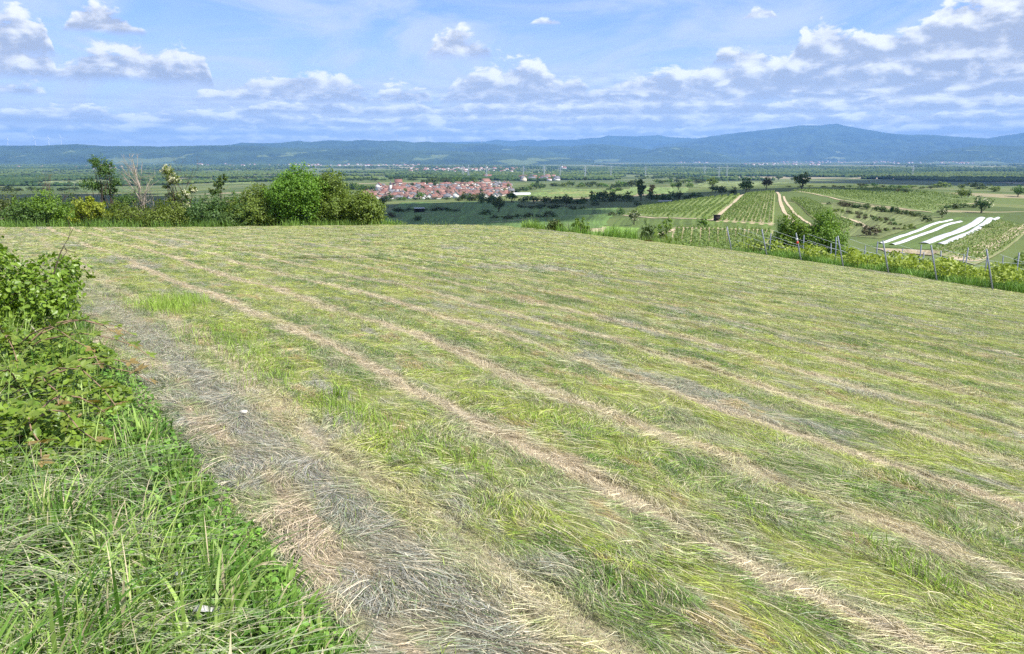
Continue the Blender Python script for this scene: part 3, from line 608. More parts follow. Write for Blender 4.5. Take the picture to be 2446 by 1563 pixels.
def hay():
    r = np.random.default_rng(1); P = []; RT = []; S = []; ID = []
    def put(q, rr, i, yaw, sc):
        x, y = QN[0]*q+QD[0]*rr, QN[1]*q+QD[1]*rr; P.append((x, y)); RT.append((0, 0, yaw)); S.append(sc); ID.append(i)
    for q0 in np.arange(-6, 60, 1.12):                      # swath between two lanes, then the lane
        qs = 1.80+.56+q0-q0 % 1.12 if False else 1.80-.56+round(q0/1.12)*1.12
        for rr in np.arange(-14, 62, .95):
            for lane in (0, 1):
                q = qs+lane*.56; rj = rr+r.uniform(-.2, .2); q -= .08*math.sin(.45*rj)+.05*math.sin(1.27*rj+1); x, y = QN[0]*q+QD[0]*rj, QN[1]*q+QD[1]*rj
                if y < 1.2 or y > 9.6 or abs(x) > .8*y+1.0: continue
                fl = r.integers(0, 2)*math.pi
                if lane == 0: put(q+r.uniform(-.04, .04), rj, r.integers(0, 5), YAW0+fl+r.normal(-.12, .14), (1, r.choice([-1, 1])*1.0, r.uniform(.7, 1.3)))
                else: put(q, rj, 5+r.integers(0, 3), YAW0+fl, (1, 1, 1))
    for q0 in np.arange(-6, 60, 1.12):
        qs = 1.80-.56+round(q0/1.12)*1.12
        for rr in np.arange(-20, 62, 1.5):
            for lane in (0, 1):
                q = qs+lane*.56; rj = rr+r.uniform(-.3, .3); q -= .08*math.sin(.45*rj)+.05*math.sin(1.27*rj+1); x, y = QN[0]*q+QD[0]*rj, QN[1]*q+QD[1]*rj
                if y < 9.0 or y > 22 or abs(x) > .75*y: continue
                fl = r.integers(0, 2)*math.pi
                if lane == 0: put(q, rj, 8+r.integers(0, 5), YAW0+fl+r.normal(-.12, .2), (1, r.choice([-1, 1])*.62, r.uniform(.7, 1.3)))
                elif q < 12: put(q, rj, 13+r.integers(0, 3), YAW0+fl, (1, 1, 1))
    for q in np.arange(-10, 70, 2.3):
        for rr in np.arange(-40, 75, 2.7):
            qq, rj = q+r.uniform(-.4, .4), rr+r.uniform(-.5, .5); x, y = QN[0]*qq+QD[0]*rj, QN[1]*qq+QD[1]*rj
            if y < 20.5 or y > 53 or abs(x) > .72*y: continue
            put(qq, rj, 16+r.integers(0, 5), YAW0+r.integers(0, 2)*math.pi+r.normal(-.1, .3), (1, r.choice([-1, 1])*1.0, r.uniform(.7, 1.2)))
    P = np.array(P); x, y = P[:, 0], P[:, 1]; q, rr = qr(x, y); k = (q > verge_q(rr)+np.where(y < 9, .16, .32)) & (y < edge_y(x/y)-.2); x, y = x[k], y[k]
    RT = np.array(RT, float)[k]; S = np.array(S, float)[k]; ID = np.array(ID)[k]; e = .4
    # lie on the slope
    gx = (meadow_z(x+e, y)-meadow_z(x-e, y))/(2*e); gy = (meadow_z(x, y+e)-meadow_z(x, y-e))/(2*e)
    from mathutils import Matrix
    for i in range(len(x)):
        n = Vector((-gx[i], -gy[i], 1)).normalized(); t = Vector((math.cos(RT[i, 2]), math.sin(RT[i, 2]), 0)); t = (t-n*t.dot(n)).normalized(); s_ = n.cross(t)
        RT[i] = Matrix((t, s_, n)).transposed().to_euler()
    scatter('cut_hay', np.stack([x, y, meadow_z(x, y)-.004], 1), RT, S, ID, np.ones((len(x), 3)), TILES, 'cut grass lying in swaths over the whole meadow', 'cut grass')
hay()
def in_meadow(x, y, pad=0.0):
    q, r = qr(x, y); return (q > verge_q(r)+pad) & (y < edge_y(x/y)+.2)
def frustum_pts(n, y0, y1, r, amax=.72):
    y = np.sqrt(r.uniform(y0*y0, y1*y1, n)); x = r.uniform(-amax, amax, n)*y; return x, y
ST_ = np.array(PAL['ST'])
def stubble():
    """stubble and bright uncut tufts standing between the stalks"""
    r = np.random.default_rng(8); B = []; Hh = []; Wd = []; Cc = []
    x, y = frustum_pts(60000, 1.8, 11, r); q, rr = qr(x, y); nn = fbm(q*1.4+90, rr*.5, 3); k = in_meadow(x, y) & (r.random(len(x)) < np.clip((nn-.44)*5, .04, 1)*.75); x, y = x[k], y[k]; st = strip(x, y)[:, None]; n = len(x)
    B.append(np.stack([x, y], 1)); Hh.append(r.uniform(.025, .075, n)); Wd.append(r.uniform(.0022, .0042, n)); Cc.append((np.array([.29, .38, .07])*(1-st)+ST_*st)*r.uniform(.75, 1.25, (n, 1)))
    x, y = frustum_pts(30000, 10, 34, r); q, rr = qr(x, y); nn = fbm(q*.8+90, rr*.3, 3); k = in_meadow(x, y) & (r.random(len(x)) < np.clip((nn-.46)*4, .02, 1)); x, y = x[k], y[k]; st = strip(x, y)[:, None]; n = len(x)
    B.append(np.stack([x, y], 1)); Hh.append(r.uniform(.04, .10, n)); Wd.append(r.uniform(.006, .012, n)); Cc.append((np.array([.27, .36, .07])*(1-st)+ST_*st)*r.uniform(.75, 1.25, (n, 1)))
    pts = []; hh = []
    for (px, py, n, sx, sy, hg) in [(395, 735, 800, .20, .45, .26), (450, 720, 400, .16, .3, .2), (520, 805, 650, .22, .45, .15), (585, 845, 500, .18, .4, .13), (640, 895, 360, .16, .3, .11), (830, 985, 500, .12, .3, .12), (960, 1055, 350, .12, .25, .1), (1120, 1110, 260, .10, .2, .1), (1330, 1010, 350, .18, .25, .08), (1800, 1210, 160, .06, .12, .07), (2200, 1370, 200, .05, .14, .09), (2120, 1310, 160, .05, .12, .08), (810, 950, 60, .03, .05, .22)]:
        a_, s = float(a_of(px, py)), float(s_of(py)); ys = np.geomspace(1.5, 50, 800); k = np.nonzero((EYE-zfield(a_*ys, ys))/ys <= s)[0][0]; yy = ys[k]; xx = a_*yy
        u, v = r.normal(0, sx, n), r.normal(0, sy, n); pts.append(np.stack([xx+QN[0]*u+QD[0]*v, yy+QN[1]*u+QD[1]*v], 1)); hh.append(r.uniform(.45, 1.0, n)*hg)
    p3 = np.concatenate(pts); n = len(p3); B.append(p3); Hh.append(np.concatenate(hh)); Wd.append(r.uniform(.003, .006, n)); Cc.append(np.array([.26, .38, .06])*r.uniform(.7, 1.3, (n, 1)))
    B = np.concatenate(B); n = len(B); B = np.c_[B, meadow_z(B[:, 0], B[:, 1])-.004]
    o = obj('stubble', blades('stubble', B, np.concatenate(Hh), np.concatenate(Wd), np.abs(r.normal(.45, .3, n)), r.uniform(0, 6.28, n), np.concatenate(Cc), M['blade'], 3, r)); tag(o, 'standing stubble and bright uncut tufts between the swaths', 'stubble', kind='stuff')
stubble()

# ------------------------------------------------------------------ uncut verge in the near left corner
def verge_h(x, y):
    q, rr = qr(x, y); d = verge_q(rr)-q; return T(x, y)+np.clip(d, -1.0, 1.2)*.10+.02*(fbm(x*3, y*3, 3)-.5)
BRZ = [(-4.2, 6.5, 1.0), (-3.3, 5.2, .8), (-5.6, 6.9, 1.0), (-2.75, 4.25, .62), (-4.6, 5.6, .8)]
def bramble_zone(x, y):
    m_ = np.zeros(np.shape(x), bool)
    for bx, by, br in BRZ: m_ |= (x-bx)**2+(y-by)**2 < br*br
    return m_
def verge():
    r = np.random.default_rng(9)
    # tufts
    n = 4400; y = 1.0+12*r.random(n)**1.6; x = -r.random(n)*(y*.72+.9); q, rr = qr(x, y); d = verge_q(rr)-q; k = d > .0; x, y, d = x[k], y[k], d[k]; n = len(x)
    lie = fbm(x*.9+4, y*.9, 3); k = r.random(n) < np.where(lie > .56, .35, 1.)*np.where(bramble_zone(x, y), .30, 1.); x, y, d = x[k], y[k], d[k]; n = len(x)
    nb_ = 13; xx = np.repeat(x, nb_); yy = np.repeat(y, nb_); dd = np.repeat(d, nb_); m_ = len(xx); ph = r.uniform(0, 6.28, m_); rad = .07*np.sqrt(r.random(m_)); xx = xx+rad*np.cos(ph); yy = yy+rad*np.sin(ph)
    tall = np.repeat(r.uniform(.5, 1.15, n), nb_)*np.clip(.3+dd/.5, .3, 1.); wide = np.repeat(np.where(r.random(n) < .4, .0105, .0048), nb_)*np.repeat(r.uniform(.75, 1.25, n), nb_)
    mixk = np.repeat(r.random(n)**1.5, nb_)[:, None]; col = np.array([.075, .18, .02])*(1-mixk)+np.array([.33, .44, .11])*mixk; col = np.where((r.random(m_) < .09)[:, None], np.array([.5, .43, .27]), col)
    drift = np.repeat(r.normal(.9, 1.0, n), nb_)
    o = obj('verge_grass', blades('verge_grass', np.stack([xx, yy, verge_h(xx, yy)-.01], 1), r.uniform(.18, .44, m_)*tall, wide*r.uniform(.6, 1.25, m_), np.abs(r.normal(.5, .35, m_)), np.where(r.random(m_) < .4, ph+r.normal(0, .5, m_), drift), col, M['blade'], 6, r)); tag(o, 'long bright grass blades of the uncut verge', 'grass', kind='stuff')
    # stalks blown flat
    n = 12000; y = 1.0+6*r.random(n)**1.5; x = -r.random(n)*(y*.72+.9); q, rr = qr(x, y); d = verge_q(rr)-q; lie = fbm(x*.9+4, y*.9, 3); k = (d > .05) & (r.random(n) < np.maximum(np.clip((lie-.52)*6, .05, .9), .8*((x < -1.35) & (y < 3.1)))*(d > .3)); x, y = x[k], y[k]; n = len(x)
    col = lerp(np.array([.33, .38, .22])*np.ones((n, 3)), np.array([.5, .45, .30])*np.ones((n, 3)), r.random(n)**2); B = np.stack([x, y, verge_h(x, y)+r.random(n)*.12], 1)
    o = obj('verge_straw', blades('verge_straw', B, r.uniform(.10, .24, n), r.uniform(.003, .006, n), r.normal(1.9, .3, n), r.normal(.2, .35, n)+np.where(r.random(n) < .5, math.pi, 0), col, M['blade'], 5, r)); tag(o, 'pale flattened stalks lying in the uncut verge', 'grass', kind='stuff')
    n = 76000; y = 1.2+8*r.random(n)**1.5; x = -r.random(n)*(y*.72+.9); q, rr = qr(x, y); d = verge_q(rr)-q+.05*(fbm(x*5, y*5, 2)-.5)*2; nn = fbm(x*2.2+60, y*2.2, 3)
    k = (d > -.06) & (r.random(n) < np.where(d < .34, np.clip((nn-.2)*4, .25, 1), .34)) & (y < 7.5); x, y, d = x[k], y[k], d[k]; n = len(x)
    col = lerp(np.array([.07, .175, .024])*np.ones((n, 3)), np.array([.20, .36, .055])*np.ones((n, 3)), np.clip(nn[k]+r.normal(0, .25, n), 0, 1)); P = np.stack([x, y, verge_h(x, y)+r.random(n)*np.clip(.03+d*.35, .02, .14)], 1)
    o = obj('verge_herbs', leaf_cloud('verge_herbs', P, np.stack([r.normal(0, .55, n), r.normal(0, .55, n), np.ones(n)], 1), r.uniform(.016, .040, n), [M['blade']], .95, True, r=r, col=col)); tag(o, 'low leafy herbs along the edge of the mown strip', 'herbs', kind='stuff')
verge()
# verge soil
xs, ys = np.meshgrid(np.linspace(-14, .4, 90), np.linspace(.6, 16, 90), indexing='ij'); q, rr = qr(xs, ys); d = verge_q(rr)-q
zs = verge_h(xs, ys)
vo = drape('verge', np.stack([xs, ys, zs], -1), 90, 90, plain('verge_soil', (.045, .06, .022), .95, .5, 30)); tag(vo, 'overgrown verge ground beside the mown strip', 'verge', kind='structure')

# ================================================================== trees and shrubs
def foliage(name, lobes, n, leaf, mats, per=18, sig=.10, big=False, r=None, asp=1.0, mi_p=None, hollow=.35, col=None):
    """leaves in small sprays over the lobes (cx,cy,cz,rx,ry,rz)"""
    r = r or rng; Lb = np.array(lobes, float); w = (Lb[:, 3]*Lb[:, 4]*Lb[:, 5])**.75; w /= w.sum(); m = max(3, n//per)
    k = r.choice(len(Lb), m, p=w); d = r.normal(0, 1, (m, 3)); d /= np.linalg.norm(d, axis=1, keepdims=True)
    rad = (hollow+(1-hollow)*r.random(m))**.7*r.uniform(.86, 1.1, m); c = Lb[k, :3]+d*rad[:, None]*Lb[k, 3:]
    c = np.repeat(c, per, 0); dd = np.repeat(d, per, 0); s = np.repeat(Lb[k, 3:].mean(1), per); P = c+r.normal(0, sig, c.shape)*s[:, None]
    N = dd+np.array([0, 0, .55])+r.normal(0, .75, P.shape); tint = np.clip(np.repeat(r.beta(2, 2, m), per)*.55+r.random(len(P))*.45, 0, 1)
    z0 = (Lb[:, 2]-Lb[:, 5]).min(); P[:, 2] = np.maximum(P[:, 2], max(0.02, z0*.0))
    mi = None if mi_p is None else (np.repeat(r.random(m) < mi_p, per) & (r.random(len(P)) < .85)).astype(int)
    return leaf_cloud(name, P, N, r.uniform(.7, 1.25, len(P))*leaf, mats, asp, big, tint, mi, r)
def limbs(lobes, h, rad, r, n=None, wob=.08):
    """tapered trunk with a limb to each lobe"""
    mb = MB(); top = max(l[2] for l in lobes); P = [np.array([0, 0, -.15*h])]
    for t in np.linspace(.0, 1, 6): P.append(np.array([r.normal(0, wob*.3)*h*t, r.normal(0, wob*.3)*h*t, t*top*.85]))
    mb.tube(P, np.linspace(rad, rad*.25, len(P)), 7)
    for l in lobes[:n]:
        b = P[1+int(r.integers(0, 3))]; e = np.array(l[:3]); mid = (b+e)/2+np.array([0, 0, -.05*h])+r.normal(0, .03*h, 3); mb.tube([b, mid, e], [rad*.5, rad*.3, rad*.1], 5)
        for _ in range(3):
            f = e+r.normal(0, 1, 3)*np.array(l[3:])*.5; mb.tube([mid, (mid+f)/2+r.normal(0, .02*h, 3), f], [rad*.22, rad*.14, rad*.05], 4)
    return mb
def near_plant(name, px, y, py_top, w_px, mat, label, cat, leafs=.10, n=5000, lobes=None, trunk=.05, blossom=None, seed=1, depth=None, group=None, nl=7, shape='bush', part='foliage', stem='stem', sig=.12):
    r = np.random.default_rng(seed); b = at(px, y); h = (EYE-y*float(s_of(py_top)))-b[2]; w = w_px*y/F; dp = depth or w*.8
    if lobes is None:
        lobes = []; h *= 1.10; n = int(n*1.35)
        for i in range(nl):
            ph = 6.283*i/nl+r.uniform(-.4, .4); k = r.uniform(.3, .62); zz = h*r.uniform(.30, .62); rx = w*r.uniform(.22, .32)
            lobes.append((math.cos(ph)*w*.5*k, math.sin(ph)*dp*.5*k, zz, rx, rx, min(h*r.uniform(.2, .34), h*.97-zz)))
        lobes.append((r.normal(0, w*.05), 0, h*.70, w*.26, dp*.26, h*.29)); lobes.append((0, 0, h*.28, w*.42, dp*.42, h*.28))
    else: lobes = [((l[0]-px)*y/F, l[4] if len(l) > 4 else r.normal(0, .2), (EYE-y*float(s_of(l[1])))-b[2], l[2]*y/F, l[2]*y/F*.9, l[3]*y/F) for l in lobes]
    e = empty(name, b); mats = [M[mat]]+([M['leaf_blossom']] if blossom else [])
    obj(part, foliage(part, lobes, n, leafs, mats, r=r, mi_p=blossom, sig=sig), e)
    mb = limbs(lobes, h, trunk, r); obj(stem, mb.mesh(stem, M['bark'], True), e)
    return tag(e, label, cat, group)
def dead_tree(px, y, py_top, w_px, label, n, rad, seed, name='dead_tree', mat='deadwood', lean=0.0):
    r = np.random.default_rng(seed); b = at(px, y); h = (EYE-y*float(s_of(py_top)))-b[2]; w = w_px*y/F; mb = MB(); br = MB()
    P = [np.array([0, 0, -.3])]+[np.array([lean*h*t+r.normal(0, .02)*h, r.normal(0, .02)*h, t*h*.6]) for t in np.linspace(.05, 1, 6)]; mb.tube(P, np.linspace(rad, rad*.35, 7), 7)
    def grow(p, d, l, rd, lv):
        q = [p]; dd = d.copy()
        for i in range(4): dd = dd+r.normal(0, .16, 3)+np.array([0, 0, .06]); dd /= np.linalg.norm(dd); q.append(q[-1]+dd*l/4)
        q = [np.array([np.clip(v[0], -.62*w, .62*w), v[1], min(v[2], h*1.02)]) for v in q]
        br.tube(q, np.linspace(rd, rd*.3, 5), 4)
        if lv > 0:
            for _ in range(3):
                i = r.integers(1, 5); nd = dd+r.normal(0, .55, 3)+np.array([0, 0, .25]); nd /= np.linalg.norm(nd); grow(q[i], nd, l*r.uniform(.45, .7), rd*.5, lv-1)
    for i in range(n):
        p = P[1+int(r.integers(0, 6))]; ph = r.uniform(0, 6.28); d = np.array([math.cos(ph)*.5, math.sin(ph)*.5, r.uniform(.6, 1.1)]); d /= np.linalg.norm(d); grow(p, d, h*r.uniform(.28, .5), rad*.5, 2)
    e = empty(name, b); obj('trunk', mb.mesh('trunk', M[mat], True), e); obj('branches', br.mesh('branches', M[mat], True), e); return tag(e, label, 'dead tree')

# the hedge along the far left edge of the meadow
near_plant('shrub', 20, 52, 452, 175, 'leaf_mid', 'rounded green shrub at the left end of the hedge', 'shrub', .12, 5200, seed=11)
near_plant('shrub', 118, 51, 456, 150, 'leaf_bright', 'leafy green shrub below the bare twigs in the hedge', 'shrub', .12, 5200, seed=12)
dead_tree(125, 52.5, 421, 80, 'bare thin brown twigs rising above the green shrub', 7, .05, 13, 'dead_shrub', 'bark')
near_plant('shrub', 215, 49, 466, 92, 'leaf_yellow', 'bright yellow green young tree in front of the hedge', 'shrub', .15, 1700, seed=14, nl=6)
near_plant('feathery_tree', 268, 53, 365, 90, 'leaf_mid', 'tall feathery dark green tree, highest of the hedge', 'tree', .10, 6500, lobes=[(258, 386, 22, 17), (270, 410, 24, 17), (284, 436, 18, 12), (232, 440, 30, 13), (268, 458, 22, 10), (305, 478, 30, 14), (290, 505, 34, 16), (240, 386, 12, 9), (276, 392, 13, 9)], trunk=.09, seed=15, part='crown', stem='trunk', sig=.16)
dead_tree(345, 53, 372, 72, 'pale leafless dead tree standing in the hedge', 18, .075, 16)
dead_tree(318, 51, 495, 60, 'broken pale branch leaning in the undergrowth', 2, .05, 17, 'fallen_branch', 'deadwood', -.35)
near_plant('flowering_tree', 428, 52, 385, 80, 'leaf_olive', 'pale flowering tree with twisted trunk in the hedge', 'tree', .11, 3600, lobes=[(412, 408, 15, 14), (424, 428, 17, 13), (408, 446, 11, 8), (446, 466, 19, 11), (462, 452, 12, 9), (412, 474, 16, 9), (440, 490, 22, 11)], trunk=.08, blossom=.45, seed=18, part='crown', stem='trunk', sig=.16)
dead_tree(452, 53.5, 378, 50, 'thin grey twigs sticking out behind the pale flowering tree', 7, .035, 19, 'dead_shrub', 'bark')
near_plant('shrub', 395, 50, 480, 130, 'leaf_olive', 'low olive green shrub under the dead tree', 'shrub', .11, 4800, seed=20)
near_plant('shrub', 285, 50.5, 484, 130, 'leaf_olive', 'low dull green shrub at the foot of the tall feathery tree', 'shrub', .11, 3000, seed=21)
near_plant('shrub', 498, 51, 462, 130, 'leaf_dark', 'dark green shrub between the pale flowering tree and the bush group', 'shrub', .12, 4800, seed=22)
near_plant('slender_tree', 530, 53, 418, 46, 'leaf_mid', 'slender small tree beside the dark shrub', 'tree', .10, 1500, lobes=[(538, 425, 13, 8), (528, 440, 13, 9), (520, 458, 14, 9), (540, 452, 9, 7)], trunk=.04, seed=23, part='crown', stem='trunk')
near_plant('round_bush', 628, 52, 448, 175, 'leaf_olive', 'olive green bush on the left side of the big bush group', 'bush', .13, 17000, seed=24, nl=9)
near_plant('round_bush', 712, 51.5, 396, 150, 'leaf_bright', 'tall bright green bush, highest of the big bush group', 'bush', .13, 19000, seed=25, nl=9, trunk=.09)
near_plant('round_bush', 792, 52.5, 412, 145, 'leaf_olive', 'yellowish green bush with domed top in the big bush group', 'bush', .13, 17000, seed=26, nl=9, trunk=.09)
near_plant('round_bush', 868, 52, 458, 125, 'leaf_olive', 'low brownish green bush at the right end of the bush group', 'bush', .13, 13000, seed=27, nl=8)
near_plant('round_bush', 565, 50.5, 488, 100, 'leaf_mid', 'small green bush filling the gap beside the big bush group', 'bush', .11, 4200, seed=28)
near_plant('shrub', 70, 50, 478, 110, 'leaf_mid', 'green shrub left of the leafy one below the bare twigs', 'shrub', .12, 4200, seed=61)
near_plant('shrub', 168, 53, 468, 140, 'leaf_dark', 'dark shrub behind the bright yellow green young tree', 'shrub', .12, 4200, seed=62)
near_plant('shrub', 335, 54, 462, 160, 'leaf_mid', 'green shrub around the foot of the pale dead tree', 'shrub', .11, 4800, seed=63)
near_plant('shrub', 455, 53.5, 470, 140, 'leaf_mid', 'green shrub below the pale flowering tree', 'shrub', .11, 4200, seed=64)
near_plant('shrub', 540, 52.5, 462, 120, 'leaf_mid', 'green shrub at the foot of the slender small tree', 'shrub', .11, 4200, seed=65)
# plants on the crest in the middle and to the right
near_plant('shrub', 1325, 54, 524, 62, 'leaf_mid', 'dark low shrub on the crest of the meadow', 'shrub', .10, 1800, seed=31)
near_plant('leafy_plant', 1386, 52.5, 512, 44, 'leaf_bright', 'upright bright green leafy plant on the crest', 'plant', .11, 900, seed=32, nl=5)
dead_tree(1358, 53, 512, 26, 'dry grey stalks standing on the crest', 6, .02, 33, 'dry_stalks', 'deadwood')
near_plant('sapling', 1590, 56, 515, 42, 'leaf_bright', 'thin young tree standing past the crest of the meadow', 'tree', .13, 520, lobes=[(1590, 526, 16, 8), (1580, 540, 14, 8), (1600, 545, 15, 9), (1588, 558, 12, 7)], trunk=.03, seed=34, part='crown', stem='trunk', sig=.2)
near_plant('shrub', 1548, 64, 530, 52, 'leaf_mid', 'dark green shrub left of the thin young tree', 'shrub', .11, 2200, seed=35)
near_plant('dense_bush', 1888, 62, 516, 112, 'leaf_bright', 'dense green bush behind the vine posts, darker of the pair', 'bush', .15, 15000, seed=36, nl=9)
near_plant('dense_bush', 1965, 61, 508, 128, 'leaf_bright', 'dense light green bush behind the vine posts, taller of the pair', 'bush', .15, 18000, seed=37, nl=9)
near_plant('shrub', 1808, 63, 572, 70, 'leaf_olive', 'low tangled shrub left of the dense bush pair', 'shrub', .10, 2400, seed=38)

# grass along the far edge and at the foot of the vines
def edge_grass():
    r = np.random.default_rng(41); B = []; Hh = []; C = []
    for (p0, p1, n, h0, h1, y0, y1, c) in [(-60, 600, 8000, .15, .75, -.3, 3.2, (.13, .23, .04)), (600, 960, 3600, .1, .6, -.4, 1.5, (.17, .28, .05)), (960, 1330, 700, .12, .4, .0, 1.2, (.22, .30, .06)), (1245, 1300, 600, .3, .8, .2, 1.6, (.19, .30, .05)), (1330, 1520, 2400, .3, .9, .2, 2.5, (.18, .31, .05)),
                                       (1520, 1760, 1800, .2, .6, .2, 3.5, (.19, .28, .06)), (1750, 2500, 9000, .2, .62, -.2, 2.2, (.15, .27, .05))]:
        px = r.uniform(p0, p1, n); a = a_of(px, 600); y = edge_y(a)+r.uniform(y0, y1, n); x = a*y; cl = fbm(x*.8, y*.8+5, 3); k = r.random(n) < np.clip((cl-.38)*5, .05, 1); x, y = x[k], y[k]; n = len(x)
        B.append(np.stack([x, y, T(x, y)-.02], 1)); Hh.append(r.uniform(h0, h1, n)*(.5+cl[k])); C.append(np.array(c)*r.uniform(.7, 1.4, (n, 1)))
    B = np.concatenate(B); n = len(B)
    o = obj('edge_grass', blades('edge_grass', B, np.concatenate(Hh), r.uniform(.012, .03, n), np.abs(r.normal(.35, .25, n)), r.uniform(0, 6.28, n), np.concatenate(C), M['blade'], 3, r)); tag(o, 'tall uncut grass along the far edge of the meadow', 'grass', kind='stuff')
edge_grass()

# ------------------------------------------------------------------ the vineyard below the right edge
def post_mesh(name, h, w):
    mb = MB(); t = w*.22                                             # open steel profile
    mb.box((0, 0, h/2-.2), (w, t, h+.4)); mb.box((-w/2+t/2, w*.3, h/2-.2), (t, w*.56, h+.396)); mb.box((w/2-t/2, w*.3, h/2-.2), (t, w*.56, h+.394))
    for i in range(5): mb.box((0, -t*.6, h*.3+i*h*.16), (w*.5, t*.5, .02))
    return mb.mesh(name, M['steel'])
POST = post_mesh('vine_post', 1.0, .06)
ROWD = np.array([.65, .76]); ends = [(1757, 49.5), (1841, 47.2), (1923, 45.2), (2024, 43.0), (2133, 40.3), (2250, 37.4), (2385, 34.2), (2560, 31.5)]
ordn = ['first', 'second', 'third', 'fourth', 'fifth', 'sixth', 'seventh', 'eighth']
def vine_post(x, y, h, leanx, leany, label, mark=False):
    z = float(T(x, y)); o = empty('vine_post', (x, y, z)); p = obj('shaft', POST, o); p.scale = (1, 1, h); o.rotation_euler = (leany, leanx, math.atan2(ROWD[1], ROWD[0])-math.pi/2)
    if mark:
        mb = MB(); mb.box((0, -.02, h*.66), (.1, .075, .12)); obj('red_mark', mb.mesh('red_mark', plain('red_paint', (.7, .07, .04), .5)), o)
        mb = MB(); mb.box((0, -.02, h*.78), (.1, .075, .08)); obj('white_mark', mb.mesh('white_mark', M['white_metal']), o)
    tag(o, label, 'post', 'vine posts'); return o
def vine_row(i, px, y0):
    r = np.random.default_rng(400+i); x0 = float(a_of(px, 640))*y0; Lr = 26.0
    root = empty('vine_row', (x0, y0, float(T(x0, y0)))); base_ = np.array(root.location); n = int((1200 if i == 0 else 5200))
    t = r.random(n)*Lr if i > 1 else r.random(n)**.8*Lr; u = r.normal(0, .20, n); x = x0+ROWD[0]*t-ROWD[1]*u; y = y0+ROWD[1]*t+ROWD[0]*u
    dens = vnoise(t*1.1+i*9, t*0+i); z = .34+.85*r.random(n)**.8*(.5+.65*dens); k = r.random(n) < .12+1.0*dens; x, y, z, u = x[k], y[k], z[k], u[k]; n = len(x)
    P = np.stack([x, y, T(x, y)+z], 1)-base_
    obj('foliage', leaf_cloud('foliage', P, np.stack([r.normal(0, .7, n)+u, r.normal(-.4, .7, n), r.normal(.6, .4, n)], 1), r.uniform(.10, .19, n), [M['vine_leaf']], 1.35, False, r=r), root)
    for k in range(1, int(Lr/1.6)):
        xs_, ys_ = x0+ROWD[0]*k*1.6, y0+ROWD[1]*k*1.6; zz = float(T(xs_, ys_)); mb = MB(); q = np.array([xs_, ys_, zz])-base_
        mb.tube([q+[0, 0, -.1], q+[r.normal(0, .03), 0, .35], q+[r.normal(0, .06), r.normal(0, .06), .75]], [.035, .028, .018], 5); obj('trunk', mb.mesh('trunk', M['bark'], True), root)
    for hz_ in (.75, 1.2, 1.55):
        mb = MB(); ts = np.linspace(-.0, Lr, 7); mb.tube(np.stack([x0+ROWD[0]*ts, y0+ROWD[1]*ts, T(x0+ROWD[0]*ts, y0+ROWD[1]*ts)+hz_], 1)-base_, .006, 4); obj('wire', mb.mesh('wire', M['lattice']), root)
    tag(root, '%s row of yellow green grapevines counted from the dense bush pair' % ordn[i], 'vine row', 'grapevine rows beside the meadow')
    h = [1.55, 1.6, 1.6, 1.7, 1.7, 1.75, 1.8, 1.8][i]; lean = -.22
    vine_post(x0-ROWD[0]*.7, y0-ROWD[1]*.7, h, lean*1.0, .10, ('leaning grey steel end post with a red and white mark' if i == 2 else '%s leaning grey steel end post from the dense bush' % ordn[i]), i == 2)
    for j, t in enumerate((5.0, 10.5, 16.0)):
        if i < 1 and j: continue
        vine_post(x0+ROWD[0]*t, y0+ROWD[1]*t, 1.95, r.normal(0, .03), r.normal(0, .03), 'upright grey post standing in the %s vine row, %s from its end' % (ordn[i], ordn[j]))
for i, (px, y0) in enumerate(ends): vine_row(i, px, y0)

# ------------------------------------------------------------------ bush and brambles at the near left
def near_bush():
    r = np.random.default_rng(50); bx, by = -6.25, 8.6; e = empty('leafy_bush', (bx, by, float(T(bx, by)))); h = 1.12
    lobes = [(.55, -.2, .62, .62, .6, .36), (.95, .0, .45, .55, .5, .36), (.1, .1, .78, .6, .6, .30), (-.5, .2, .72, .7, .6, .34), (1.2, -.3, .28, .42, .4, .26), (.6, -.7, .40, .5, .45, .34), (-.2, -.6, .5, .6, .5, .4), (-.9, .0, .6, .7, .6, .4), (1.05, .45, .62, .36, .3, .26), (0, -1.1, .28, .6, .4, .28), (.9, -.95, .2, .45, .4, .22)]
    obj('foliage', foliage('foliage', lobes, 15000, .055, [M['leaf_bush']], per=9, sig=.10, big=True, r=r, asp=.95, hollow=.55), e)
    mb = MB()
    for i in range(16):
        l = lobes[i % len(lobes)]; p = np.array([r.uniform(-.6, .8), r.uniform(-.5, .4), -.05]); q = np.array(l[:3])+r.normal(0, .2, 3); mb.tube([p, (p+q)/2+r.normal(0, .06, 3), q], [.012, .009, .004], 5)
    obj('stem', mb.mesh('stem', M['bark'], True), e)
    for (p, q) in [((1.15, .1, .55), (1.42, .2, 1.16)), ((.35, .0, .9), (.70, .1, 1.30)), ((-.1, -.5, .85), (.12, -.5, 1.42)), ((.6, -.6, .5), (1.0, -.7, .95)), ((1.2, -.5, .3), (1.75, -.9, .12))]:
        mb = MB(); p, q = np.array(p), np.array(q); m1 = (p+q)/2+r.normal(0, .04, 3); mb.tube([p, m1, q], [.009, .007, .003], 5); d = q-p
        for t in (.45, .65, .8): s0 = p+d*t; mb.tube([s0, s0+r.normal(0, .06, 3)+d*.12, s0+r.normal(0, .1, 3)+d*.2], [.004, .003, .0015], 4)
        obj('twig', mb.mesh('twig', M['deadwood'] if r.random() < .5 else M['bark'], True), e)
    tag(e, 'dense fresh green bush at the left edge of the meadow', 'bush')
near_bush()
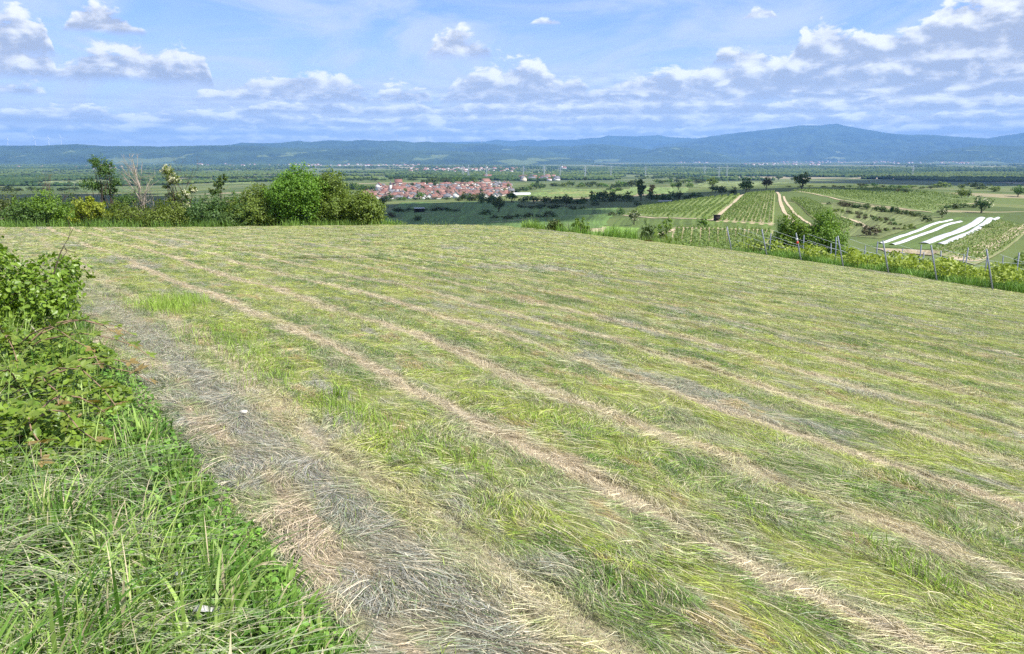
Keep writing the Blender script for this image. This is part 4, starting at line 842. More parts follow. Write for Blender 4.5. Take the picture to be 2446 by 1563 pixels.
def tri_leaf():
    V = []; Q = []; tn = []; n = 0; prof = np.array([[0, -.5], [.20, -.36], [.33, -.1], [.29, .14], [.15, .36], [0, .58]])
    for k, (a, s) in enumerate([(0, 1.0), (1.15, .8), (-1.15, .8)]):
        L_ = []; 
        for side in (1, -1):
            for (x, y) in prof: L_.append((x*side, y+.62, .10*abs(x)*2-.10*(y*y)))
        L_ = np.array(L_); mid = np.array([[0, y+.62, -.05-.10*y*y] for (_, y) in prof]); P = np.concatenate([L_[:6], mid, L_[6:]])
        ca, sa = math.cos(a), math.sin(a); P = np.c_[P[:, 0]*ca-P[:, 1]*sa, P[:, 0]*sa+P[:, 1]*ca, P[:, 2]]*s; P[:, :2] *= 1.0
        for i in range(5): Q += [[n+i, n+i+1, n+7+i, n+6+i], [n+6+i, n+7+i, n+13+i, n+12+i]]
        V.append(P); n += 18; tn += [.35+.25*k]*18
    return np.concatenate(V), np.array(Q), np.array(tn)
TV, TQ, TT = tri_leaf()
LEAFM = [mesh_np('bramble_leaf', TV, TQ, [M[k]], tint=np.clip(TT+d, 0, 1)) for k, d in (('leaf_bramble', 0), ('leaf_bramble', .25), ('leaf_bramble', -.25), ('leaf_bronze', 0))]
def bramble(bx, by, canes, label, seed, br=.8):
    r = np.random.default_rng(seed); e = empty('bramble', (bx, by, float(verge_h(np.array(bx), np.array(by)))))
    for (dx_, dy_, hh) in canes:
        t = np.linspace(0, 1, 9); P = np.stack([dx_*t+r.normal(0, .015, 9), dy_*t+r.normal(0, .015, 9), hh*4*t*(1-t)*.9+.10+.06*t], 1); mb = MB(); mb.tube(P, np.linspace(.007, .003, 9), 5); obj('cane', mb.mesh('cane', plain('cane_bark', (.26, .17, .11), .7), True), e)
        for i in range(1, 9):
            for s_ in (1, -1) if i % 2 else (1,):
                o = obj('leaf', LEAFM[3 if (i >= 7 and r.random() < .7) else int(r.integers(0, 3))], e, P[i]+np.array([0, 0, .01])); o.scale = (r.uniform(.045, .075),)*3; o.rotation_euler = (r.normal(.1, .3), r.normal(0, .3), math.atan2(dy_, dx_)-math.pi/2+s_*r.uniform(.5, 1.3))
    n = int(4200*br); ph = r.uniform(0, 6.28, n); rr = np.sqrt(r.random(n)); x = br*.85*rr*np.cos(ph)-.08; y = br*.85*rr*np.sin(ph); P = np.stack([x, y, .03+.27*(1-rr**2)*r.random(n)**.6], 1)
    obj('foliage', leaf_cloud('foliage', P, np.stack([r.normal(0, .5, n), r.normal(-.3, .5, n), np.ones(n)], 1), r.uniform(.03, .062, n), [M['leaf_bush'], M['leaf_bramble']], .95, True, mi=(r.random(n) < .5).astype(int), r=r), e)
    tag(e, label, 'bramble')
bramble(-4.2, 6.5, [(1.0, -.5, .32), (.9, .25, .3), (.6, -.9, .30), (1.25, -.15, .22), (-.5, -.6, .35), (.3, -.8, .4), (.7, .6, .25)], 'bramble with arching canes just below the green bush', 51, 1.0)
bramble(-3.3, 5.2, [(.8, -.35, .26), (.7, -.7, .24), (.75, .2, .2), (.2, -.8, .3), (-.6, -.5, .32), (.55, .5, .2)], 'bramble with bronze tipped leaves reaching onto the mown strip', 52, .85)
bramble(-5.6, 6.9, [(.6, -.7, .4), (-.3, -.8, .4), (.9, -.2, .3), (-.7, .2, .3)], 'bramble at the picture edge under the green bush', 53, 1.0)
bramble(-2.75, 4.25, [(.5, -.2, .2), (.4, -.5, .2), (.3, .3, .2), (-.4, -.4, .25)], 'lowest small bramble among the long verge grass', 54, .6)
bramble(-4.6, 5.6, [(.5, -.6, .35), (-.4, -.6, .35), (.7, .0, .3), (-.6, .2, .3), (.2, -.7, .35)], 'bramble half hidden behind the verge grass', 55, .85)
def small_bits():
    r = np.random.default_rng(55)
    for (px, py, lab) in [(430, 1395, 'bleached curled leaf lying in the verge grass'), (492, 1478, 'whitish dry sheath near the bottom of the verge')]:
        a, s = float(a_of(px, py)), float(s_of(py)); ys_ = np.geomspace(1.5, 20, 900); k = np.nonzero((EYE-.18-zfield(a*ys_, ys_))/ys_ <= s)[0][0]; y = ys_[k]; x = a*y
        e = empty('dry_leaf', (x, y, float(verge_h(np.array(x), np.array(y)))+.16)); t = np.linspace(0, 1, 9); w = np.linspace(-1, 1, 5)
        V = .55*np.array([[.16*(tt-.5), .022*ww*math.sin(math.pi*(tt*.9+.05)), .02*ww*ww+.03*math.sin(5*tt)] for tt in t for ww in w]); o = obj('blade', mesh_np('blade', V, grid_faces(9, 5), [plain('bleached', (.5, .49, .46), .7, .15, 40)], smooth=True), e); o.rotation_euler = (r.normal(0, .3), r.normal(0, .3), r.uniform(-.9, .2))
        tag(e, lab, 'dry leaf')
    px, py = 583, 997; a, s = float(a_of(px, py)), float(s_of(py)); ys_ = np.geomspace(1.5, 20, 900); y = ys_[np.nonzero((EYE-zfield(a*ys_, ys_))/ys_ <= s)[0][0]]; x = a*y
    bm = bmesh.new(); bmesh.ops.create_icosphere(bm, subdivisions=3, radius=.022)
    for v in bm.verts: k = 1+.35*(float(fbm(v.co.x*60+3, v.co.y*60+v.co.z*40, 2))-.5); v.co = Vector((v.co.x*1.35*k, v.co.y*k, v.co.z*.75*k))
    me = bpy.data.meshes.new('stone'); bm.to_mesh(me); bm.free(); me.materials.append(plain('pale_stone', (.5, .47, .4), .9, .2, 60)); o = obj('stone', me, None, (x, y, float(meadow_z(np.array(x), np.array(y)))+.05)); tag(o, 'small pale stone lying on the grey hay', 'stone')
small_bits()


# ================================================================== vineyards, tracks and fields across the valley
def ribbon_on_land(name, pts, w, mat, label, lift=.08, crown=0.0, kind='structure', cat='track', thing=False, n=50, wj=0.0, pxw=True):
    W = np.array([U(px, py) for px, py in pts]); d = np.r_[0, np.cumsum(np.linalg.norm(np.diff(W[:, :2], axis=0), axis=1))]; t = np.linspace(0, d[-1], n)
    x = np.interp(t, d, W[:, 0]); y = np.interp(t, d, W[:, 1])
    for _ in range(3): x[1:-1] = (x[:-2]+2*x[1:-1]+x[2:])/4; y[1:-1] = (y[:-2]+2*y[1:-1]+y[2:])/4
    gx, gy = np.gradient(x), np.gradient(y); l = np.hypot(gx, gy); nx_, ny_ = -gy/l, gx/l; u = np.linspace(-.5, .5, 7); ww = w*(1+wj*(fbm(t*.3, t*0+w, 2)-.5)*2)
    X = x[:, None]+nx_[:, None]*u*ww[:, None]; Y = y[:, None]+ny_[:, None]*u*ww[:, None]; Z = T(X, Y)+lift+crown*(1-(2*u)**2)*(1+.5*(fbm(t*1.3, t*0+3, 2)-.5))[:, None]
    o = drape(name, np.stack([X, Y, Z], -1), 7, n, M[mat]); return tag(o, label, cat, kind=None if thing else kind)
ORD = 'first second third fourth fifth sixth seventh eighth ninth tenth eleventh twelfth thirteenth fourteenth fifteenth sixteenth seventeenth eighteenth nineteenth twentieth twenty-first twenty-second'.split()
def parcel(name, quad, rows, label, ground, alleys=None, leaf='vine_far', rowlab='', group='', h=1.3, dens=11.0, size=.46, rowson=True, seed=0, every=1):
    """quad: row starts (two corners) then row ends (two corners)"""
    r = np.random.default_rng(900+seed); A0, A1, B1, B0 = [U(*p) for p in quad]; N = rows*2+1; mm = 26
    s = np.linspace(-.02, 1.02, N)[:, None, None]; t = np.linspace(-.02, 1.02, mm)[None, :, None]
    P = (A0*(1-s)+A1*s)*(1-t)+(B0*(1-s)+B1*s)*t; X, Y = P[..., 0], P[..., 1]
    c = np.empty((N, mm, 3)); base_ = np.array(ground)
    for i in range(N):
        k = (i//2) % 2; cc = np.array(alleys[k]) if alleys is not None else base_
        c[i] = cc*(.85+.3*fbm(X[i]*.15, Y[i]*.15, 3))[:, None]
    V = np.stack([X, Y, T(X, Y)+.10], -1)
    o = drape(name, V, mm, N, M['parcel'], smooth=False, colattr=c.reshape(-1, 3)); tag(o, label, 'vineyard', kind='structure')
    if not rowson: return
    for i in range(rows):
        if i % every: continue
        sv = (i+.5)/rows; a = A0*(1-sv)+A1*sv; b_ = B0*(1-sv)+B1*sv; L_ = float(np.hypot(*(b_-a)[:2])); n = int(min(2600, L_*dens)); t = r.random(n); gap = vnoise(t*L_*.09+i*7, t*0+seed); k = r.random(n) < .35+.8*gap; t = t[k]; n = len(t)
        d = (b_-a)[:2]/L_; u = r.normal(0, .16, n); x = a[0]+(b_-a)[0]*t-d[1]*u; y = a[1]+(b_-a)[1]*t+d[0]*u; root = np.array([a[0], a[1], float(T(a[0], a[1]))])
        P = np.stack([x, y, T(x, y)+.25+(h-.25)*r.random(n)], 1)-root
        e_ = empty('vine_row', root); me = leaf_cloud('foliage', P, np.stack([r.normal(0, .7, n), r.normal(-.4, .7, n), r.normal(.7, .4, n)], 1), r.uniform(.7, 1.3, n)*size, [M[leaf]], 1.1, r=r)
        obj('foliage', me, e_); tag(e_, '%s %s' % (ORD[i], rowlab), 'vine row', group)
m, b, p, o = material('parcel_ground'); M['parcel'] = m; a_ = b.new('ShaderNodeAttribute', attribute_name='shade', attribute_type='GEOMETRY').outputs['Color']; g = b.new('ShaderNodeNewGeometry')
n_ = b.noise(g.outputs['Position'], .6, 5, .7); b.put(p.inputs['Base Color'], b.mix(1.0, a_, b.mix(n_, (.36, .39, .36), (1.42, 1.4, 1.37)), 'MULTIPLY')); p.inputs['Roughness'].default_value = .95
SL = (.40, .34, .20); GL = (.165, .225, .055); GD = (.12, .17, .044)
parcel('vineyard', [(1495, 514), (1701, 527), (1774, 466), (1545, 489)], 17, 'light green vineyard slope left of the pale path', GL, [(.20, .24, .08), GL], rowlab='from left vine row on the slope left of the steep pale path', group='vine rows left of the steep path', seed=1)
parcel('vineyard', [(1714, 529), (1846, 536), (1851, 460), (1781, 466)], 13, 'striped vineyard with straw alleys right of the pale path', GL, [SL, (.12, .21, .04)], rowlab='from left vine row between straw alleys right of the steep pale path', group='vine rows among straw alleys', seed=2)
parcel('vineyard', [(1556, 594), (1800, 618), (1843, 553), (1612, 549)], 22, 'lower vineyard just beyond the meadow', GL, [(.42, .36, .2), (.15, .21, .055)], rowlab='from left vine row in the lower vineyard just beyond the meadow', group='vine rows in the lower vineyard', seed=3)
parcel('vineyard', [(1888, 478), (1926, 477), (2042, 541), (1985, 556)], 10, 'narrow vineyard falling away right of the curved track', GD, [(.22, .23, .09), GD], rowlab='from left vine row right of the curved track', group='vine rows right of the curved track', seed=4)
parcel('vineyard', [(1888, 459), (1975, 455), (2325, 485), (2222, 507)], 20, 'large vineyard on the rounded slope above the path', GD, [(.19, .23, .08), GD], rowlab='from below vine row on the large rounded slope', group='vine rows on the large slope', seed=5, dens=8)
parcel('vineyard', [(2000, 453), (2110, 450), (2330, 470), (2250, 478)], 12, 'vineyard on the plateau behind the large slope', (.13, .185, .06), [(.17, .21, .08), (.12, .17, .05)], rowlab='from below vine row on the plateau behind the large slope', group='vine rows on the plateau', seed=6, dens=5, size=.6)
parcel('vineyard', [(2225, 600), (2330, 632), (2460, 545), (2385, 528)], 12, 'young vineyard on brownish soil beside the white fleece', (.24, .25, .11), [(.27, .25, .13), (.21, .24, .09)], rowlab='young vine row on brownish soil beside the white fleece', group='young vine rows', seed=7, h=1.0, size=.32, dens=5)
parcel('vineyard', [(2420, 640), (2520, 660), (2560, 560), (2470, 575)], 7, 'green vineyard at the right edge beyond the dirt path', GL, None, rowlab='from left vine row at the right edge beyond the dirt path', group='vine rows at the right edge', seed=8)
for i, (q, col_, lab) in enumerate([
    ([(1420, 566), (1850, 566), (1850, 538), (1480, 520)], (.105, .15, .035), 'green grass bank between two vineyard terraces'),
    ([(1350, 560), (1500, 578), (1525, 545), (1440, 540)], (.19, .30, .06), 'bright green meadow patch below the terrace'),
    ([(1390, 552), (1440, 556), (1450, 543), (1400, 540)], (.42, .36, .22), 'dry pale patch beside the bright meadow'),
    ([(2060, 588), (2230, 598), (2400, 515), (2260, 520)], (.105, .155, .038), 'green grass around the white fleece strips'),
    ([(1970, 560), (2100, 572), (2260, 520), (1990, 484)], (.14, .165, .06), 'rough orchard slope with dry grass'),
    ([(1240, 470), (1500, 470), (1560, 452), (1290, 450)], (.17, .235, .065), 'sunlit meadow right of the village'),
    ([(1300, 462), (1470, 463), (1500, 459), (1330, 457)], (.27, .27, .10), 'pale strip field right of the village'),
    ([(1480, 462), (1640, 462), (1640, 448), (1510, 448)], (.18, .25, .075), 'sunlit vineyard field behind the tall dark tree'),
    ([(1650, 447), (1760, 449), (1900, 436), (1680, 434)], (.20, .245, .09), 'pale green field behind the hedge of dark trees'),
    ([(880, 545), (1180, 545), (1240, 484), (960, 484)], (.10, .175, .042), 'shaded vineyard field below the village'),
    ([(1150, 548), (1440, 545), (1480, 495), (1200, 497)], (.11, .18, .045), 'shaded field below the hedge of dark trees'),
    ([(2120, 604), (2225, 612), (2240, 601), (2090, 594)], (.33, .27, .17), 'bare brown soil in front of the fleece strips'),
    ([(850, 430), (1100, 430), (1100, 424), (850, 424)], (.14, .20, .06), 'green terrace field behind the village'),
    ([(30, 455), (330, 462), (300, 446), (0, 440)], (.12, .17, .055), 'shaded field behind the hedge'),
    ([(0, 436), (420, 437), (430, 427), (0, 427)], (.20, .24, .09), 'pale green plain field on the left'),
    ([(420, 440), (620, 440), (600, 432), (430, 432)], (.19, .24, .08), 'pale green plain field behind the hedge'),
    ([(2020, 427), (2446, 431), (2446, 415), (2140, 414)], (.33, .27, .18), 'brown ploughed field on the plain at the right'),
    ([(2290, 430), (2446, 440), (2446, 433), (2300, 424)], (.30, .27, .17), 'pale ploughed strip on the plain at the right')]):
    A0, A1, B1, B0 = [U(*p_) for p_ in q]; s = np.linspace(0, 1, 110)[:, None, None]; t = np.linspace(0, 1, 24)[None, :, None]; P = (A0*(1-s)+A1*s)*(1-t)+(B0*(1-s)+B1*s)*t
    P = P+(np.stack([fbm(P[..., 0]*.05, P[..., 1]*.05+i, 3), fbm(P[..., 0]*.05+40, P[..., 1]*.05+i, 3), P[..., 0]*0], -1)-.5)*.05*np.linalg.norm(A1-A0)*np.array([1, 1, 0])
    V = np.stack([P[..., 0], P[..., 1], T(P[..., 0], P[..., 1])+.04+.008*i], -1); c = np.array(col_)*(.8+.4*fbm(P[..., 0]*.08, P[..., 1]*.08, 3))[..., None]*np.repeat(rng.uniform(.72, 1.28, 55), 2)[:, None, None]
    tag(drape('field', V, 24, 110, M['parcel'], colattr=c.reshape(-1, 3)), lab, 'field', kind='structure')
TRK = [([(1702, 528), (1740, 495), (1777, 465)], 1.5, 'steep pale straight path between two vineyards', 'track'),
       ([(1488, 515), (1600, 522), (1700, 528), (1850, 537)], 1.3, 'pale path along the foot of the vineyard slope', 'track'),
       ([(1852, 459), (1862, 468), (1865, 488), (1871, 504), (1885, 520), (1900, 535)], 1.3, 'curved double farm track on the hill', 'track'),
       ([(1872, 470), (1880, 488), (1895, 508), (1915, 525), (1945, 543)], 1.0, 'pale track curving down beside the narrow vineyard', 'track'),
       ([(1880, 457), (1993, 476), (2108, 494), (2225, 508)], 1.5, 'pale path under the large vineyard slope', 'track'),
       ([(1610, 545), (1680, 549), (1843, 551)], 1.6, 'dry strip along the top of the lower vineyard', 'track'),
       ([(2296, 625), (2370, 580), (2470, 535)], 4.2, 'wide brown dirt path between vineyards at the right', 'track'),
       ([(1541, 578), (1580, 560), (1612, 548)], 2.2, 'dry pale strip beside the lower vineyard', 'track'),
       ([(1900, 472), (1960, 498), (2040, 528), (2075, 548)], 1.4, 'dry ledge above the narrow vineyard', 'track'),
       ([(2240, 490), (2340, 486), (2446, 492)], 1.6, 'thin pale path on the far right slope', 'track'),
       ([(916, 534), (945, 528), (968, 524)], 2.8, 'grey road running through the shaded valley', 'asphalt'),
       ([(1160, 533), (1290, 520), (1400, 514), (1470, 508)], 1.0, 'thin path across the shaded valley', 'track'),
       ([(1240, 473), (1320, 471), (1420, 470)], 2.0, 'pale lane right of the village', 'track')]
for pts, w, lab, mt in TRK: ribbon_on_land('road' if mt == 'asphalt' else 'track', pts, w, mt, lab, .16, n=40, wj=.25, cat='road' if mt == 'asphalt' else 'track')
for pts, w, lab in [([(2101, 583), (2190, 553), (2272, 526)], 1.5, 'thin white fleece strip, outermost on the orchard side'),
                    ([(2130, 586), (2217, 556), (2294, 530)], 1.6, 'white fleece strip beside the outermost thin one'),
                    ([(2206, 583), (2262, 562), (2316, 541), (2334, 530), (2345, 521)], 2.7, 'broad white fleece strip in the middle of the beds'),
                    ([(2243, 585), (2292, 566), (2336, 546), (2355, 533), (2366, 522)], 2.2, 'white fleece strip beside the young vineyard'),
                    ([(2372, 527), (2378, 524), (2384, 521)], 1.6, 'short white fleece end nearest the right edge'),
                    ([(1574, 481), (1592, 481), (1606, 480)], 2.2, 'white sheet behind the crest of the vineyard slope')]:
    ribbon_on_land('fleece_strip', pts, w, 'fleece', lab, .0, .34, cat='fleece strip', thing=True, n=40, wj=.12)['group'] = 'white fleece strips'

# ------------------------------------------------------------------ trees of the valley (shared meshes)
def tmpl(kind, i):
    r = np.random.default_rng(500+i*7+len(kind)); lobes = []
    if kind == 'tall': spec = [(r.normal(0, .06), r.normal(0, .06), z, .17, .17, .13) for z in (.3, .45, .6, .74, .87)]+[(.12, 0, .5, .13, .13, .12), (-.12, .05, .62, .13, .13, .1)]
    elif kind == 'cone': spec = [(0, 0, z, .26*(1-z)+.03, .26*(1-z)+.03, .09) for z in np.linspace(.12, .93, 8)]
    elif kind == 'shrub': spec = [(r.uniform(-.28, .28), r.uniform(-.28, .28), r.uniform(.3, .6), r.uniform(.18, .28), r.uniform(.18, .28), r.uniform(.2, .34)) for _ in range(7)]+[(0, 0, .3, .42, .42, .3)]
    else: spec = [(.27*math.cos(a)+r.normal(0, .04), .27*math.sin(a)+r.normal(0, .04), r.uniform(.42, .66), r.uniform(.17, .24), r.uniform(.17, .24), r.uniform(.15, .22)) for a in np.arange(6)*1.047]+[(r.normal(0, .05), 0, .78, .25, .25, .2), (0, 0, .5, .3, .3, .26)]
    return spec
KN = {'round': 3, 'tall': 2, 'shrub': 3, 'cone': 1}; CROWN = {}; TRUNK = {}
MATS = {'mid': ['leaf_mid'], 'dark': ['leaf_dark'], 'olive': ['leaf_olive'], 'bright': ['leaf_bright'], 'brown': ['leaf_brown'], 'blossom': ['leaf_dark', 'leaf_blossom']}
def crown_mesh(kind, i, mt):
    key = (kind, i, mt)
    if key not in CROWN:
        r = np.random.default_rng(600+i); spec = tmpl(kind, i)
        CROWN[key] = foliage('crown', spec, 900 if kind != 'shrub' else 520, .085 if kind != 'shrub' else .11, [M[m_] for m_ in MATS[mt]], per=9, sig=.16, r=r, mi_p=.3 if mt == 'blossom' else None)
    if (kind, i) not in TRUNK:
        r = np.random.default_rng(700+i); TRUNK[(kind, i)] = limbs(tmpl(kind, i)[:4], 1.0, .035, r, 3).mesh('trunk', M['bark'], True)
    return CROWN[key], TRUNK[(kind, i)]
def plant(pos, w, h, kind, mt, label, group=None, name=None, parts=True):
    i = int(rng.integers(0, KN[kind])); c, t = crown_mesh(kind, i, mt); wd = {'round': 1.0, 'tall': .55, 'shrub': 1.0, 'cone': .55}[kind]; sc_ = (w/wd, w/wd, h)
    nm = name or {'shrub': 'shrub', 'cone': 'conifer'}.get(kind, 'tree')
    if parts and kind != 'shrub':
        e = empty(nm, pos, float(rng.uniform(0, 6.28)), sc_); obj('crown', c, e); obj('trunk', t, e)
    else: e = obj(nm, c, None, pos); e.rotation_euler = (0, 0, float(rng.uniform(0, 6.28))); e.scale = sc_
    return tag(e, label, 'shrub' if kind == 'shrub' else 'tree', group)
def tree_px(px, py, w, h, kind, mt, label, group=None):
    p = U(px, py); k = p[1]/F*1.03; return plant(p, w*k, h*k, kind, mt, label, group)
for a in [(1915, 452, 49, 42, 'round', 'dark', 'large dark round tree on top of the vineyard hill'), (1831, 452, 32, 28, 'round', 'brown', 'brownish tree left of the large hilltop tree'), (1782, 464, 44, 38, 'round', 'dark', 'dark domed tree in the hedge above the striped vineyard'),
          (1702, 448, 32, 25, 'round', 'olive', 'yellowish tree at the left end of the hilltop hedge'), (1859, 431, 18, 13, 'round', 'mid', 'small green tree in the field left of the hilltop tree'), (1892, 432, 14, 9, 'round', 'olive', 'small pale tree just left of the large hilltop tree'),
          (2296, 474, 30, 24, 'round', 'olive', 'light olive tree on the far right slope'), (2312, 474, 20, 22, 'round', 'mid', 'green tree touching the light olive tree'), (2343, 509, 48, 43, 'round', 'blossom', 'dark tree with pale blossoms above the fleece strips'),
          (2431, 471, 36, 28, 'round', 'mid', 'green tree cut by the right edge of the hill'), (2163, 464, 16, 13, 'round', 'dark', 'small dark tree on the plateau vineyard'), (2144, 461, 12, 11, 'round', 'brown', 'small greyish tree on the plateau vineyard'), (2208, 466, 12, 9, 'round', 'olive', 'tiny olive tree on the plateau edge'),
          (1531, 479, 27, 48, 'tall', 'mid', 'tall slim tree above the shaded hedge'), (1556, 466, 22, 24, 'tall', 'brown', 'bare brown tree beside the tall slim tree'), (1621, 455, 20, 23, 'round', 'dark', 'dark green tree in the sunlit fields behind the vineyard'), (1607, 451, 18, 15, 'round', 'bright', 'light green tree touching the dark green one'),
          (1647, 448, 21, 14, 'shrub', 'bright', 'light green shrub right of the paired field trees'), (1603, 435, 13, 12, 'round', 'dark', 'small dark tree in the far pale field'), (1654, 435, 15, 11, 'round', 'mid', 'small green tree in the far pale field'),
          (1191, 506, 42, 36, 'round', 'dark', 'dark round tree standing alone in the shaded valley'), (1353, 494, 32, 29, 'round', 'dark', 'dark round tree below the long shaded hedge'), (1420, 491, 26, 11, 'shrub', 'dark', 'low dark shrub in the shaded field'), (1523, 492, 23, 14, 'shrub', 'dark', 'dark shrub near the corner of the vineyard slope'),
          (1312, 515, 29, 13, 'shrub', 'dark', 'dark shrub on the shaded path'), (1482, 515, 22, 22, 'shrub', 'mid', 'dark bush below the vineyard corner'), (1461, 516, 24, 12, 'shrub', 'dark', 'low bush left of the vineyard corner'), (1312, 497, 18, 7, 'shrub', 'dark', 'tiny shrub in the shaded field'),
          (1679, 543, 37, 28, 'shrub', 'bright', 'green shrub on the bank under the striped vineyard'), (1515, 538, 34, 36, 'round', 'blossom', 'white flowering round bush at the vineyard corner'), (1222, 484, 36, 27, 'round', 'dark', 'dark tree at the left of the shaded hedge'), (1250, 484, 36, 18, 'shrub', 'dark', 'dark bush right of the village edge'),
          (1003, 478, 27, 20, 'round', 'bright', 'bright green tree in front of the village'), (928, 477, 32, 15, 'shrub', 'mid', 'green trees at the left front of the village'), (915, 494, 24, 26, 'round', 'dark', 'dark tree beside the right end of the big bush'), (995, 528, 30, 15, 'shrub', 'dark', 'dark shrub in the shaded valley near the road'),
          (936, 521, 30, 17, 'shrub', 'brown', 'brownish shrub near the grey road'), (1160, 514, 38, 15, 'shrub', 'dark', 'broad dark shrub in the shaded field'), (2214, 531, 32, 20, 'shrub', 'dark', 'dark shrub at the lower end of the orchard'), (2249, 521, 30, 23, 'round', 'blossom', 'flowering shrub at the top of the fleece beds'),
          (2084, 563, 54, 29, 'shrub', 'brown', 'olive brown bush at the foot of the orchard slope'), (2052, 541, 24, 12, 'shrub', 'dark', 'dark bush at the end of the narrow vineyard'), (2066, 548, 14, 9, 'shrub', 'blossom', 'small flowering shrub at the end of the narrow vineyard'), (2130, 509, 13, 15, 'tall', 'mid', 'small pointed tree on the orchard edge'),
          (1980, 489, 14, 9, 'shrub', 'blossom', 'small flowering shrub under the large vineyard'), (2246, 449, 52, 17, 'shrub', 'olive', 'grey green clump at the edge of the far wood'), (2294, 450, 22, 12, 'shrub', 'olive', 'small grey green clump at the edge of the far wood'), (2335, 452, 48, 20, 'shrub', 'mid', 'broad green clump at the edge of the far wood'),
          (2373, 458, 34, 16, 'shrub', 'olive', 'pale clump right of the broad green one'), (1284, 441, 10, 16, 'cone', 'dark', 'dark pointed conifer right of the village'), (987, 421, 9, 8, 'round', 'dark', 'small dark tree on the terrace behind the village'), (1022, 419, 8, 8, 'round', 'dark', 'lone dark tree on the terrace edge behind the village'), (1036, 419, 12, 8, 'shrub', 'dark', 'dark bush on the terrace edge behind the village'),
          (36, 428, 13, 9, 'shrub', 'dark', 'dark bush on the plain at the far left'), (1398, 432, 14, 10, 'round', 'dark', 'dark tree on the ridge under the pylons'), (2360, 545, 40, 8, 'shrub', 'mid', 'weeds growing on the broad fleece strip')]: tree_px(*a)
def hedge(p0, p1, n, w, h, mts, label, group, kinds=('shrub', 'shrub', 'round'), jit=2.0):
    for i in range(n):
        t = (i+.5)/n+rng.normal(0, .25/n); k = 1.4*float(rng.uniform(.7, 1.3)); tree_px(p0[0]+(p1[0]-p0[0])*t, p0[1]+(p1[1]-p0[1])*t+rng.normal(0, jit*.5), w*k, h*1.15*float(rng.uniform(.65, 1.2)), kinds[int(rng.integers(0, len(kinds)))], mts[int(rng.integers(0, len(mts)))], '%s, %s from its left end' % (label, ORD[i]), group)
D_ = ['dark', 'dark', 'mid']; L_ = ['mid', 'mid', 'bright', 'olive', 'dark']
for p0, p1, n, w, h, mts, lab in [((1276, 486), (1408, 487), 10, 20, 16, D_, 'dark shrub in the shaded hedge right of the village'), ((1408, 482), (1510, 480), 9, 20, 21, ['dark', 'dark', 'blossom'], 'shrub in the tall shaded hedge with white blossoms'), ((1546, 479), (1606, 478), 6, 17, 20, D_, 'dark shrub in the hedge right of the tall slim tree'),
      ((1612, 477), (1676, 476), 6, 18, 14, D_, 'low dark shrub behind the crest of the vineyard slope'), ((1694, 458), (1760, 463), 6, 17, 14, ['dark'], 'very dark shrub in the hilltop hedge'), ((1312, 446), (1470, 447), 13, 15, 10, L_, 'light green shrub in the upper sunlit hedge'), ((1450, 456), (1486, 456), 4, 14, 10, L_, 'green shrub in the short sunlit hedge'),
      ((1466, 448), (1526, 446), 6, 17, 14, L_, 'green shrub in the sunlit hedge behind the tall slim tree'), ((1512, 427), (1690, 428), 13, 16, 8, L_, 'shrub in the hedge line on the far ridge'), ((1226, 462), (1304, 447), 11, 14, 13, L_, 'garden tree at the right end of the village'), ((817, 452), (892, 456), 9, 16, 15, L_, 'garden tree at the left end of the village'),
      ((1010, 438), (1142, 438), 13, 15, 13, L_, 'tree in the belt right behind the village'), ((820, 432), (1000, 431), 12, 15, 8, D_, 'shrub in the hedge left behind the village'), ((1093, 479), (1150, 479), 6, 18, 18, D_, 'dark tree in front of the village at the right'), ((1150, 486), (1186, 484), 4, 18, 24, D_, 'dark tree left of the long shaded hedge'),
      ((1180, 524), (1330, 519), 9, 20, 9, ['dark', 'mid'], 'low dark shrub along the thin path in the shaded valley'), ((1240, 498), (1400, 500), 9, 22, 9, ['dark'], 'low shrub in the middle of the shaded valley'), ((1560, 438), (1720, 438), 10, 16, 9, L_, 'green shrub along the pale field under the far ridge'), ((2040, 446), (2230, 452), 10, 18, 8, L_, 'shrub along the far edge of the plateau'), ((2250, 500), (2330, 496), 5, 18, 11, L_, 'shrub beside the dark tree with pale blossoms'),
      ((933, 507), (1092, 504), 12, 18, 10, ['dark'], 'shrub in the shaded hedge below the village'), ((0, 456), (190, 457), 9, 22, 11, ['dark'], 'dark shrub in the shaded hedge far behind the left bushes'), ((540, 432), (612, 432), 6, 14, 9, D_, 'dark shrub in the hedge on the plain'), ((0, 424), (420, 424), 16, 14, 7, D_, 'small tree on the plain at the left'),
      ((440, 428), (880, 424), 18, 14, 7, D_, 'small tree on the plain behind the bushes'), ((1870, 446), (2100, 449), 9, 14, 4, D_, 'low bush along the plateau lane'), ((2000, 491), (2200, 519), 17, 15, 11, ['dark', 'mid', 'brown'], 'shrub along the top of the orchard slope'), ((1985, 503), (2140, 532), 14, 9, 8, ['olive', 'brown', 'mid'], 'young fruit tree in the upper orchard row'),
      ((2040, 520), (2180, 545), 12, 9, 8, ['olive', 'brown', 'mid'], 'young fruit tree in the lower orchard row'), ((2090, 556), (2190, 546), 8, 12, 9, ['olive', 'brown'], 'scrub at the foot of the orchard'), ((920, 480), (1090, 477), 8, 13, 7, L_, 'garden bush at the front edge of the village')]: hedge(p0, p1, n, w, h, mts, lab, lab.replace('shrub', 'shrubs', 1) if 'shrub' in lab else lab+' group')

